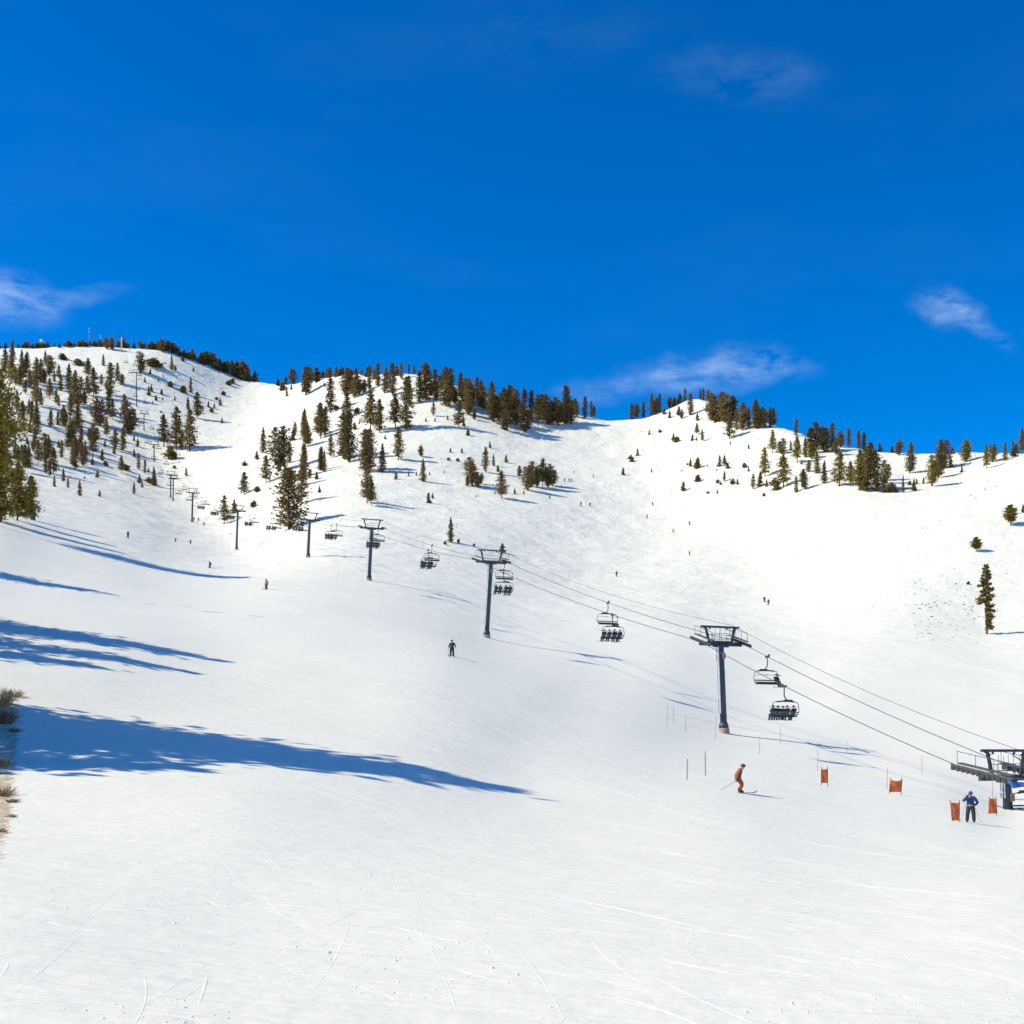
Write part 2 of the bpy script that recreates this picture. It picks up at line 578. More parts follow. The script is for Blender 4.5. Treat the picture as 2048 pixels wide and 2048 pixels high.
    dm = ramp(math_node(nt, 'ADD', math_node(nt, 'MULTIPLY', masks, 0.34), dirt_n), 0.68, 0.80)
    dirt = N(nt, 'ShaderNodeMix', data_type='RGBA')
    dirt.inputs[6].default_value = (0.38, 0.26, 0.14, 1)
    dirt.inputs[7].default_value = (0.78, 0.64, 0.42, 1)
    L(nt, noise(5.0, 4), dirt.inputs['Factor'])
    fin = N(nt, 'ShaderNodeMix', data_type='RGBA')
    L(nt, dm, fin.inputs['Factor'])
    L(nt, cl.outputs[2], fin.inputs[6])
    L(nt, dirt.outputs[2], fin.inputs[7])
    L(nt, fin.outputs[2], b.inputs['Base Color'])
    return m


def world_patch(px, py, rx, ry):
    p = T.pick(px, py)
    return (p.x, p.y, rx, ry)


PATCHES = [world_patch(-20, 1400, 2.0, 6.0),
           world_patch(425, 1224, 3.6, 1.3), world_patch(300, 1208, 1.8, .8), world_patch(370, 1213, 2.4, .8), world_patch(510, 1232, 2.2, .8)]
M = {}
M['snow'] = snow_material()


def build_ground():
    t_in = (np.arange(-430, 2481, 3.25) - CX) / F
    t_l = -np.geomspace(6.0, -t_in[0] * 1.02, 46)
    t_r = np.geomspace(t_in[-1] * 1.02, 6.0, 46)
    ts = np.concatenate([t_l, t_in, t_r])
    ys = np.concatenate([np.geomspace(7.0, 1060.0, 700), np.geomspace(1070.0, 8500.0, 40)])
    tt, yy = np.meshgrid(ts, ys, indexing='ij')
    xx = tt * yy
    zz = T.height(xx, yy)
    nc, nr = tt.shape
    verts = np.stack([xx.ravel(), yy.ravel(), zz.ravel()], 1)
    ii, jj = np.meshgrid(np.arange(nc - 1), np.arange(nr - 1), indexing='ij')
    a = (ii * nr + jj).ravel()
    faces = np.stack([a, a + nr, a + nr + 1, a + 1], 1)
    # behind the photographer the snow goes on
    xs = np.linspace(-42, 42, 85)
    xs = np.concatenate([-np.geomspace(900, 44, 24), xs, np.geomspace(44, 900, 24)])
    yb = np.concatenate([np.linspace(-900, -40, 24), np.linspace(-35, 7.0, 30)])
    xb, ybm = np.meshgrid(xs, yb, indexing='ij')
    zb = T.height(xb, np.full_like(xb, 7.0)) + np.minimum(ybm - 7.0, 0) * 0.012
    n0 = len(verts)
    verts = np.concatenate([verts, np.stack([xb.ravel(), ybm.ravel(), zb.ravel()], 1)])
    nb, mb = xb.shape
    ii, jj = np.meshgrid(np.arange(nb - 1), np.arange(mb - 1), indexing='ij')
    a = (ii * mb + jj).ravel() + n0
    faces = np.concatenate([faces, np.stack([a, a + mb, a + mb + 1, a + 1], 1)])
    me = fast_mesh('terrain', verts, faces, M['snow'], smooth=True)
    o = link('terrain', me)
    tag(o, 'snow covered ski slope rising to wooded ridges', kind='structure')


build_ground()

# ------------------------------------------------------------------ conifers


def foliage_material(name, c1, c2, c3):
    m = bpy.data.materials.new(name)
    m.use_nodes = True
    nt = m.node_tree
    b = nt.nodes['Principled BSDF']
    b.inputs['Roughness'].default_value = 0.65
    b.inputs['Specular IOR Level'].default_value = 0.2
    oi = N(nt, 'ShaderNodeObjectInfo')
    r = N(nt, 'ShaderNodeValToRGB')
    e = r.color_ramp.elements
    e[0].position = 0.0; e[0].color = (*c1, 1)
    e[1].position = 1.0; e[1].color = (*c3, 1)
    k = e.new(0.5); k.color = (*c2, 1)
    tc = N(nt, 'ShaderNodeTexCoord')
    nz = N(nt, 'ShaderNodeTexNoise')
    nz.inputs['Scale'].default_value = 9.0
    nz.inputs['Detail'].default_value = 3
    L(nt, tc.outputs['Object'], nz.inputs['Vector'])
    v = math_node(nt, 'ADD', math_node(nt, 'MULTIPLY', oi.outputs['Random'], 0.75),
                  math_node(nt, 'MULTIPLY', math_node(nt, 'SUBTRACT', nz.outputs[0], 0.3), 0.62))
    L(nt, v, r.inputs[0])
    L(nt, r.outputs[0], b.inputs['Base Color'])
    tl = N(nt, 'ShaderNodeBsdfTranslucent')
    L(nt, r.outputs[0], tl.inputs['Color'])
    ms = N(nt, 'ShaderNodeMixShader')
    ms.inputs[0].default_value = 0.40
    L(nt, b.outputs[0], ms.inputs[1]); L(nt, tl.outputs[0], ms.inputs[2])
    L(nt, ms.outputs[0], nt.nodes['Material Output'].inputs['Surface'])
    return m


M['needles'] = foliage_material('pine_needles', (0.085, 0.074, 0.030), (0.185, 0.138, 0.048), (0.255, 0.180, 0.066))
M['needles_near'] = foliage_material('near_needles', (0.140, 0.120, 0.018), (0.240, 0.190, 0.028), (0.300, 0.225, 0.042))
M['needles_rust'] = foliage_material('rusty_needles', (0.110, 0.075, 0.042), (0.180, 0.115, 0.060), (0.235, 0.150, 0.076))
M['bark'] = principled('bark', (0.085, 0.060, 0.043), 0.9, noise=0.4, scale=14)
M['bark_pale'] = principled('bark_pale', (0.20, 0.135, 0.085), 0.9, noise=0.4, scale=14)


def conifer(seed, n_br, profile, tuft, per_br, clear=0.12, droop=0.1, lean=0.0, trunk_r=0.011, spread=0.9, stems=1, gap=0.15, one_side=None):
    """unit-height conifer: returns trunk mesh and crown mesh. profile(z) is the crown radius at height z"""
    rnd = np.random.RandomState(seed)
    wood = MB()
    C, D, S = [], [], []
    for st in range(stems):
        a0 = rnd.rand() * 6.28
        ox, oy = (0, 0) if stems == 1 else (0.10 * math.cos(a0 + st * 6.28 / stems), 0.10 * math.sin(a0 + st * 6.28 / stems))
        top = 1.0 if st == 0 else 0.72 + 0.25 * rnd.rand()
        wob = rnd.randn(4, 2) * 0.006

        def axis(z, ox=ox, oy=oy, top=top, wob=wob):
            k = z / top
            return np.array([ox * (0.15 + 0.85 * min(1, k * 2)) + lean * z * z + np.interp(z, [0, .35, .7, 1], wob[:, 0]),
                             oy * (0.15 + 0.85 * min(1, k * 2)) + np.interp(z, [0, .35, .7, 1], wob[:, 1]), z])
        zs = np.linspace(-0.02, top * 0.985, 9)
        wood.tube([axis(max(z, 0)) + np.array([0, 0, min(z, 0)]) for z in zs],
                  [trunk_r * (1.25 if z < 0.02 else 1) * max(0.10, (1 - z / top) ** 0.8) for z in zs], 7)
        nb = n_br // stems
        zb = clear + (top - clear) * (np.arange(nb) + rnd.rand(nb)) / nb
        side_gap = rnd.rand() * 6.28
        for i, z in enumerate(zb):
            if z > top * 0.99:
                z = top * 0.985
            phi = i * 2.39996 + rnd.rand() * 1.2
            R = profile(z / top) * (top if stems > 1 else 1) * (0.62 + 0.5 * rnd.rand())
            if gap and rnd.rand() < gap:
                R *= 0.35
            if one_side is not None:
                R *= one_side(phi, z)
            if R < 0.006:
                R = 0.006
            up = 0.75 * (z / top) ** 2 - droop * (1 - z / top) + 0.12 * rnd.randn()
            d = np.array([math.cos(phi), math.sin(phi), up]); d /= np.linalg.norm(d)
            p0 = axis(z)
            tip = p0 + d * R
            sag = np.array([0, 0, -0.10 * R])
            if R > 0.03:
                wood.tube([p0, p0 + d * R * 0.55 + sag * 0.6, tip + sag], [trunk_r * 0.28, trunk_r * 0.17, trunk_r * 0.06], 4, cap=False)
            k = max(3, int(per_br * (0.35 + R / 0.16)))
            s = 0.18 + 0.86 * rnd.rand(k) ** 0.75
            wid = 0.26 * R * (0.35 + s * 0.8)
            cen = p0 + d[None] * (R * s)[:, None] + sag[None] * (s ** 1.5)[:, None]
            cen = cen + rnd.randn(k, 3) * np.stack([wid, wid, wid * 0.55 + 0.004], 1) * spread
            dd = d[None] * 0.8 + rnd.randn(k, 3) * 0.55 + np.array([0, 0, 0.35])
            C.append(cen); D.append(dd); S.append(tuft * (0.6 + 0.8 * rnd.rand(k)))
        # leader
        k = 14
        zz = top * (0.93 + 0.075 * rnd.rand(k))
        cen = np.array([axis(min(z, top)) for z in zz]) + rnd.randn(k, 3) * np.array([0.005, 0.005, 0.0])
        C.append(cen); D.append(rnd.randn(k, 3) * 0.35 + np.array([0, 0, 1.0])); S.append(tuft * (0.5 + 0.5 * rnd.rand(k)))
    C = np.concatenate(C); D = np.concatenate(D); S = np.concatenate(S)
    D /= np.linalg.norm(D, axis=1)[:, None]
    side = np.cross(D, rnd.randn(len(D), 3)); side /= np.linalg.norm(side, axis=1)[:, None] + 1e-9
    nrm = np.cross(D, side)
    n = len(C)
    w = S * (0.26 + 0.16 * rnd.rand(n))
    v = np.empty((n, 4, 3))
    v[:, 0] = C - D * (S * 0.5)[:, None]
    v[:, 1] = C + side * w[:, None] + nrm * (w * 0.3)[:, None]
    v[:, 2] = C + D * (S * 0.6)[:, None]
    v[:, 3] = C - side * w[:, None] + nrm * (w * 0.3)[:, None]
    v[..., 2] = np.maximum(v[..., 2], 0.002)
    return wood, v.reshape(-1, 3), np.arange(n * 4).reshape(n, 4)


def prof(pts):
    xs = [p[0] for p in pts]; ys = [p[1] for p in pts]
    return lambda z: float(np.interp(z, xs, ys))


PROTO = {}


def make_proto(key, mat='needles', bark='bark', **kw):
    wood, v, f = conifer(**kw)
    tm = wood.mesh('trunk_' + key, M[bark], True)
    cm = fast_mesh('crown_' + key, v, f, M[mat])
    PROTO.setdefault(key.split('-')[0], []).append((tm, cm))


for q in range(4):   # open pine, whorls with gaps, bare lower trunk
    make_proto('pine-%d' % q, seed=10 + q, n_br=78, profile=prof([(0, .03), (.12, .10), (.3, .15 + .02 * q), (.55, .135), (.8, .095), (.93, .05), (1, .008)]),
               tuft=0.038, per_br=24, clear=0.12 + .03 * q, droop=0.22, gap=0.22, trunk_r=0.013)
for q in range(4):   # dense pointed fir
    make_proto('fir-%d' % q, seed=30 + q, n_br=105, profile=prof([(0, .10), (.1, .145 - .01 * q), (.4, .115), (.7, .075), (.9, .035), (1, .006)]),
               tuft=0.036, per_br=22, clear=0.03, droop=0.30, gap=0.12, trunk_r=0.012)
for q in range(3):   # tall narrow column with ragged outline
    make_proto('column-%d' % q, seed=50 + q, n_br=110, profile=prof([(0, .07), (.15, .115), (.5, .12), (.8, .10), (.94, .055), (1, .012)]),
               tuft=0.034, per_br=20, clear=0.06, droop=0.1, gap=0.15, trunk_r=0.012)
for q in range(4):   # broad round-topped pine of several stems
    make_proto('broad-%d' % q, seed=70 + q, n_br=120, profile=prof([(0, .08), (.2, .17), (.5, .21), (.75, .19), (.92, .11), (1, .03)]),
               tuft=0.042, per_br=18, clear=0.10, droop=-0.15, gap=0.14, trunk_r=0.016, stems=2 + q % 2)
for q in range(3):   # small conical sapling
    make_proto('sapling-%d' % q, seed=90 + q, n_br=46, profile=prof([(0, .20), (.15, .21), (.5, .15), (.85, .06), (1, .01)]),
               tuft=0.095, per_br=13, clear=0.02, droop=0.1, gap=0.1, trunk_r=0.022)
for q in range(3):   # low mound of scrub
    make_proto('shrub-%d' % q, seed=110 + q, n_br=44, profile=prof([(0, .45), (.3, .55), (.7, .45), (1, .1)]),
               tuft=0.17, per_br=9, clear=0.02, droop=-0.2, gap=0.1, trunk_r=0.03, stems=3)
for q in range(2):   # finely built near pine
    make_proto('nearpine-%d' % q, mat='needles_near', seed=130 + q, n_br=95, profile=prof([(0, .06), (.15, .19), (.4, .21), (.7, .16), (.9, .08), (1, .01)]),
               tuft=0.030, per_br=48, clear=0.10, droop=0.12, gap=0.26, trunk_r=0.014)
make_proto('edgepine-0', mat='needles_near', seed=161, n_br=64, profile=prof([(0, .03), (.3, .06), (.4, .19), (.6, .25), (.75, .17), (.88, .12), (1, .02)]),
           tuft=0.018, per_br=230, clear=0.28, droop=0.05, gap=0.30, trunk_r=0.014)
for q in range(2):   # pine in the sun beyond the frame, open crown
    make_proto('shadowpine-%d' % q, mat='needles_near', seed=140 + q, n_br=120, profile=prof([(0, .05), (.2, .17), (.45, .18), (.7, .13), (.9, .06), (1, .01)]),
               tuft=0.026, per_br=30, clear=0.10, droop=0.12, gap=0.34, trunk_r=0.014)
for q in range(2):   # young pine with an uneven crown on a clear stem
    make_proto('youngpine-%d' % q, mat='needles_near', seed=171 + q, n_br=46, profile=prof([(0, .05), (.25, .16), (.45, .30), (.7, .27), (.9, .14), (1, .04)]),
               tuft=0.075, per_br=26, clear=0.22, droop=-0.1, gap=0.2, trunk_r=0.022, spread=0.9)
make_proto('flag-0', bark='bark_pale', seed=151, n_br=84, profile=prof([(0, .02), (.08, .075), (.3, .110), (.55, .105), (.8, .075), (.94, .045), (1, .02)]),
           tuft=0.034, per_br=70, clear=0.08, droop=0.25, gap=0.06, trunk_r=0.016, lean=-0.03, spread=0.5,
           one_side=lambda phi, z: (1.0 if z > 0.45 else 0.10) if math.cos(phi) < -0.1 else 1.0)

ORD = ['leftmost', 'second', 'third', 'fourth', 'fifth', 'sixth', 'seventh', 'eighth', 'ninth', 'tenth', 'eleventh', 'twelfth', 'thirteenth',
       'fourteenth', 'fifteenth', 'sixteenth', 'seventeenth', 'eighteenth', 'nineteenth', 'twentieth',
       'twenty-first', 'twenty-second', 'twenty-third', 'twenty-fourth', 'twenty-fifth', 'twenty-sixth', 'twenty-seventh', 'twenty-eighth', 'twenty-ninth', 'thirtieth']
KINDNAME = {'pine': ('pine_tree', 'open branched pine', 'pine tree'), 'fir': ('fir_tree', 'pointed dark fir', 'fir tree'),
            'column': ('pine_tree', 'narrow columnar pine', 'pine tree'), 'broad': ('pine_tree', 'broad round topped pine', 'pine tree'),
            'youngpine': ('pine_tree', 'young uneven pine on a clear stem', 'pine tree'),
            'sapling': ('conifer_sapling', 'small conifer sapling', 'sapling'), 'shrub': ('shrub', 'low dark shrub', 'shrub')}
TREES = []      # (px, py_base, height_px, kind, width)


def crop(ox, oy, s, text, kind):
    for item in text.split():
        p = [float(q) for q in item.split(',')]
        x, yt, yb = p[:3]
        TREES.append((ox + x / s, oy + yb / s, (yb - yt) / s, kind, p[3] if len(p) > 3 else 1.0))


# left mountainside
crop(0, 640, 5.52, '130,440,700 60,330,560 300,360,560 400,430,720 450,440,700 650,500,650 550,650,880 410,700,950 780,820,1080 1030,540,850 960,620,760 '
     '1300,480,700 1120,600,720 400,1000,1300 860,950,1240 700,950,1160 590,1420,1700 420,1330,1590 240,1380,1560 1340,1500,1690 20,600,760 90,760,930 '
     '170,520,720 330,560,760 620,760,930 250,900,1100 560,1000,1200 60,860,1010 1240,880,1100', 'pine')
crop(0, 640, 5.52, '240,340,620 500,340,480 760,490,760 670,600,780 1140,380,505 1360,1180,1440 1700,1630,1830 450,760,940 380,640,830 600,560,680 '
     '640,1000,1160 880,1290,1450 940,1330,1460 1480,1790,1920 880,1770,1940 700,1640,1780 600,1720,1840 750,1740,1850 190,780,980 320,880,1040', 'fir')
crop(0, 640, 5.52, '1220,490,830 1200,760,1050 1370,830,1060 830,1310,1640 800,1400,1600 500,1480,1690 550,1550,1720 1530,1480,1650 1600,1550,1690 1420,1000,1260,1.1', 'column')
crop(0, 640, 5.52, '540,400,610 860,620,960 940,800,940 1100,870,1170 1430,900,1250 490,1280,1560,1.15 1560,370,590 1050,1150,1350 1000,1200,1340 1340,600,720 '
     '1880,1400,1540 480,560,700', 'broad')
crop(0, 640, 5.52, '1600,630,690 1660,540,600 1780,770,825 1720,830,890 1640,740,830 1670,720,790 1750,640,680 1800,600,630 330,1120,1240 150,1130,1250 370,1300,1380 '
     '300,1290,1370 540,1270,1340 200,1400,1540 330,1420,1500 1100,1880,1950 1020,1520,1600 1130,1430,1550 1260,1400,1480 1480,1430,1510 1520,1310,1400 1480,1280,1340 '
     '1640,1630,1680 1540,1710,1800 1570,1790,1850 1160,1330,1400 1075,1660,1740 650,1330,1410 60,1250,1290', 'sapling')
crop(0, 640, 5.52, '1880,690,740 1170,1560,1610 1390,1600,1660,1.2 1650,1740,1800,1.3 1690,1390,1410 930,1730,1750 880,440,500,1.6 700,380,440,1.3 1700,440,520,1.8', 'shrub')
# slope beside the snow gully
crop(300, 660, 5.52, '150,950,1290 290,870,1320 440,900,1340 520,700,980,1.15 350,1150,1320 1280,1400,1690 1740,1030,1290 1600,1020,1170 1880,820,1200 1040,1580,1820,1.3 '
     '820,1840,2142,1.1 1690,1430,1720', 'pine')
crop(300, 660, 5.52, '420,740,880 450,520,690,.8 490,1160,1250 240,280,440 690,260,420 1510,630,735 1250,1090,1350 1700,880,1160,.8 45,1520,1720 400,1520,1610', 'fir')
crop(300, 660, 5.52, '1540,1250,1470 1890,1300,1550 1710,1270,1480', 'column')
crop(300, 660, 5.52, '1720,430,720 1430,1090,1560,.95 1580,420,560 280,390,450', 'broad')
crop(300, 660, 5.52, '130,650,710 70,720,780 140,740,775 275,730,780 30,780,810 775,750,835 645,790,855 710,810,865 795,970,1030 360,290,350 480,410,460 1410,545,620 '
     '1500,510,580 1560,600,660 1180,1340,1430 1580,1100,1220 1500,1500,1640 1840,1570,1650 1870,1720,1790 930,1880,2020 280,1350,1420', 'sapling')
crop(300, 660, 5.52, '220,1300,1430,.8 360,620,690 220,570,620 120,890,910 910,540,590 870,560,610 810,680,720 735,740,770 680,865,910 945,440,490 1460,590,670,.7 270,1500,1530 '
     '1145,1890,1960,.8 1180,1730,1790 1050,1455,1500', 'shrub')
TREES.append((578, 1058, 115, 'column', 1.75))
_r = random.Random(77)
for _k in range(46):
    _x = 235 * _r.random() ** 1.25
    _y = _r.uniform(725, 965 - 0.2 * _x)
    TREES.append((_x, _y, _r.uniform(20, 52) * (0.75 + 0.25 * (_y - 700) / 250), _r.choice(['pine', 'pine', 'fir', 'column', 'broad']), 1.0))

# left skyline
crop(300, 660, 5.52, '20,130,200 130,110,250 200,120,190 280,140,260 310,180,260 460,205,290 620,235,310 660,240,320 860,340,410 920,340,410 1000,340,440 1080,380,500', 'broad')
crop(300, 660, 5.52, '380,215,260 560,245,300 705,260,340 770,315,365 1160,450,520 590,250,310 820,345,395 960,350,430 1040,370,470', 'sapling')
crop(0, 640, 5.52, '130,220,300 750,240,310 920,230,300 1000,225,290 1180,200,330 1240,200,340 1540,235,320 1760,230,330 1860,230,330', 'broad')
crop(0, 640, 5.52, '60,250,300 200,260,300 280,240,300 360,260,300 530,240,300 600,260,300 660,260,310 820,250,300 870,240,300 1060,235,290 1110,230,290 1160,220,300 '
     '1300,240,310 1480,250,310 1600,260,320 1680,240,320 1720,250,320 1820,240,330 1900,250,320', 'sapling')
# central hill
crop(600, 700, 5.52, '60,200,500 220,600,950 280,640,960 520,480,740 780,460,900 880,560,910 1050,500,865 1085,870,1210 1755,560,860 740,1270,1690 790,1440,1720 340,940,1190 '
     '60,810,1070 1860,450,720 1475,580,730 20,1290,1700', 'pine')
crop(600, 700, 5.52, '910,1050,1350 230,1080,1330 40,1050,1400 50,670,940 1360,1210,1450 1665,1860,2125 270,1110,1340,.8', 'fir')
crop(600, 700, 5.52, '340,330,690 480,720,1200,1.15 540,700,1240 770,900,1330,1.25 720,900,1350,1.1 1180,330,880,1.1 1200,300,600', 'column')
crop(600, 700, 5.52, '1340,1060,1180 100,1320,1420 270,360,410', 'broad')
crop(600, 700, 5.52, '185,1345,1425 215,1510,1575 1060,1340,1430 1200,1350,1395 1285,1345,1385 1430,1345,1380 1590,1325,1355 1420,1580,1690 1465,1580,1640 1855,870,945 1790,1090,1135 '
     '1660,1080,1130 1390,750,790 1490,750,790 1630,720,770 940,940,985 605,800,880 660,780,810', 'sapling')
crop(600, 700, 5.52, '1640,1190,1220 1740,1195,1230 400,610,660 630,640,700 1930,1275,1295', 'shrub')
# dense wood along the crest of the central hill
crop(600, 700, 5.52, '860,150,400 770,180,440 1020,160,500 1390,160,550,1.2 1320,250,580 1610,210,620,1.25 1650,250,560 1440,260,500 1490,220,470 1770,270,400 1200,150,260 '
     '1260,160,260 1120,160,330', 'column')
crop(600, 700, 5.52, '930,250,480 560,210,480 500,280,500 600,270,530 650,330,500 700,330,480 1500,350,550 1560,260,430 1700,400,590 1850,330,600 1800,350,560 1890,400,650', 'broad')
crop(600, 700, 5.52, '400,200,300 180,210,360 120,200,270 330,190,290 470,190,260 520,190,250 620,200,260 680,220,280 250,230,300 300,210,280 440,210,290 570,210,260 740,200,300 '
     '820,210,320 950,200,290 1070,190,290', 'sapling')
crop(900, 720, 5.52, '10,100,380 120,150,400 300,200,450 340,240,520 460,250,560 600,320,600 660,290,620 820,330,620 900,350,640 1280,300,700,1.1 1490,420,650 1560,470,640', 'column')
crop(900, 720, 5.52, '210,210,470 180,250,560 210,420,610 380,280,550 470,350,680 530,380,670 700,330,640 730,420,720 1040,390,640 1090,390,720 1200,430,720 1260,480,710 1340,430,710 '
     '1400,450,640 830,480,800 270,540,660', 'broad')
crop(900, 720, 5.52, '50,310,490 630,360,780 970,390,730 1120,520,720 1590,510,640', 'pine')
crop(900, 720, 5.52, '600,620,770 150,620,730,.6 200,760,835 440,900,970', 'sapling')
# clump in the middle of the slope
crop(900, 720, 5.52, '390,970,1240 570,1240,1530,1.2 1025,1100,1400', 'pine')
crop(900, 720, 5.52, '250,1090,1390 310,1240,1410 340,1250,1370 860,1180,1440 910,1130,1400 960,1170,1400 1080,1200,1410 1130,1160,1390 760,1170,1290', 'broad')
crop(900, 720, 5.52, '480,1040,1170 190,1280,1390,1.3', 'fir')
crop(900, 720, 5.52, '620,1050,1130 530,1160,1235 715,1420,1480 815,1440,1480 1100,1490,1530 1230,1375,1400 130,975,1025 290,1490,1515', 'sapling')
# right knoll
crop(1200, 740, 5.52, '350,370,540 480,350,500 570,270,500 660,260,440 940,200,320 1000,270,500,1.1 1230,270,560 1330,270,560 1480,320,560 1720,340,650 1110,210,300 1140,205,310 1880,430,640 '
     '1510,440,660 1640,420,640', 'column')
crop(1200, 740, 5.52, '400,380,540 620,300,470 770,295,400 1200,220,330 1270,290,580 1380,270,580 1430,300,560 1560,440,670 1600,380,600 1760,400,640 1820,420,640 1920,420,600 900,440,540', 'broad')
crop(1200, 740, 5.52, '1430,480,760,1.2 1820,870,1180,1.1 1070,590,720 1130,660,790 1375,1120,1235 1690,1150,1320', 'pine')
crop(1200, 740, 5.52, '820,300,380 880,260,350 870,400,500 1075,480,560 710,440,500 770,450,530 1180,380,450 1020,710,780 1065,740,780 810,700,780 545,665,715 415,870,945 255,1080,1160 '
     '570,1090,1130 1000,980,1065 1185,1040,1070 1320,950,1065 1375,945,1040 1640,1070,1120 1290,1080,1115 1520,1200,1265 1770,1130,1290 1440,785,825 1640,820,870 1295,1320,1365 '
     '1840,1210,1290 920,1235,1335,1.2', 'sapling')
crop(1200, 740, 5.52, '840,740,795 660,660,690 350,945,1015,.7 965,1030,1050 1070,980,1090,.5 1410,1030,1090,.7 1590,1030,1080 1075,1165,1235,.8 1295,1210,1250 1330,1240,1270 1470,1205,1260 '
     '1190,1340,1365 1810,1360,1395 900,1105,1120', 'shrub')
# right ridge and rim
crop(1500, 780, 5.52, '250,450,700 520,520,800 370,730,1070,1.2 990,700,1060,1.1 1210,680,1110 1110,800,1060', 'pine')
crop(1500, 780, 5.52, '610,530,740 820,790,1030 740,680,920 1690,950,1130,.7 450,560,670 510,950,1130', 'fir')
crop(1500, 780, 5.52, '910,380,680 1090,420,620 1200,460,650 1260,470,660 1290,640,1120,1.2 1380,690,1120,1.2 1330,600,1000 1240,800,1110 510,330,510 850,430,690', 'column')
crop(1500, 780, 5.52, '350,540,710 700,370,700 680,580,760 820,420,690 1000,460,640 960,540,720 1640,560,730 1790,590,720 1760,680,920 610,890,1100 1500,790,1030 640,780,910', 'broad')
crop(1500, 780, 5.52, '1430,590,680 1570,620,690 1480,950,1130 1610,1050,1130 1810,990,1110 1840,980,1040 570,770,820', 'sapling')
crop(1500, 780, 5.52, '290,980,1110,.7 1560,1030,1130,.7 1760,1010,1050', 'shrub')
crop(1748, 800, 6.44, '890,520,880 1180,520,800 740,740,1110,.8 830,700,1000 1530,580,800', 'broad')
crop(1748, 800, 6.44, '1450,580,880 1910,390,700', 'pine')
crop(1748, 800, 6.44, '1690,540,780 1790,530,720', 'fir')
crop(1748, 800, 6.44, '1010,620,700 990,740,870 1130,840,930 1830,560,670 520,1070,1170 640,1000,1080 1920,1350,1450', 'sapling')
crop(1748, 800, 6.44, '1800,670,740 1430,1140,1155', 'shrub')
crop(1748, 1050, 6.44, '1320,170,345', 'youngpine')
crop(1748, 800, 6.44, '1760,1370,1620', 'youngpine')
crop(1748, 1050, 6.44, '1210,730,765', 'shrub')
# lone small ones along the middle of the slope
_r = random.Random(31)
for _k in range(34):
    _x = _r.uniform(-5, 255) if _k < 20 else _r.uniform(275, 505)
    TREES.append((_x, float(np.interp(_x, [q[0] for q in SKYLINE], [q[1] for q in SKYLINE])), _r.uniform(5, 11), 'shrub', _r.uniform(.7, 1.3)))
TREES += [(1005, 1105, 17, 'sapling', 1.5), (890, 1089, 6, 'shrub', 1), (917, 1086, 8, 'shrub', .6), (948, 1093, 6, 'shrub', .7)]


def zone(px, py):
    sky_row = float(np.interp(px, [p[0] for p in SKYLINE], [p[1] for p in SKYLINE]))
    if py < sky_row + 16:
        return 'on the skyline of the ' + ('left peak' if px < 300 else 'left ridge' if px < 560 else 'central hill' if px < 860 else
                                            'central hill crest' if px < 1195 else 'right knoll' if px < 1560 else 'right ridge')
    if px < 230:
        return ('high on the left mountainside' if py < 765 else 'midway up the left mountainside' if py < 850 else
                'low on the left mountainside' if py < 935 else 'at the foot of the left mountain')
    if px < 470:
        return ('on the upper slope left of the gully' if py < 800 else 'in the stand left of the gully' if py < 930 else 'beside the far lift towers')
    if px < 660:
        return ('at the head of the gully' if py < 800 else 'right of the snow gully' if py < 925 else 'behind the distant chairs')
    if px < 900:
        return ('in the upper wood of the central hill' if py < 815 else 'on the face of the central hill' if py < 920 else 'low on the central hill')
    if px < 1195:
        return ('in the wood at the crest edge' if py < 880 else 'around the clump in mid slope')
    if px < 1560:
        return ('in the wood on the right knoll' if py < 865 else 'on the open slope below the right knoll' if py < 945 else 'above the smooth bowl')
    if px < 1860:
        return ('under the right ridge' if py < 940 else 'on the rim of the right bowl')
    return 'at the far right of the ridge' if py < 1000 else 'on the open right slope'


def place_tree(name, kind, loc, H, width, rz, label, cat, group, parts=True, tone=None):
    tm, cm = random.choice(PROTO[kind])
    sc = (H * width, H * width, H)
    loc = (loc[0], loc[1], loc[2] - 0.01 * H)
    if not parts:
        o = link(name, cm)
        o.location = loc; o.scale = sc; o.rotation_euler = (0, 0, rz)
        return tag(o, label, cat, group)
    e = empty(name, loc, rz)
    e.scale = sc
    link('trunk', tm, e)
    c = link('crown', cm, e)
    if tone:
        c.material_slots[0].link = 'OBJECT'
        c.material_slots[0].material = M[tone]
    return tag(e, label, cat, group)


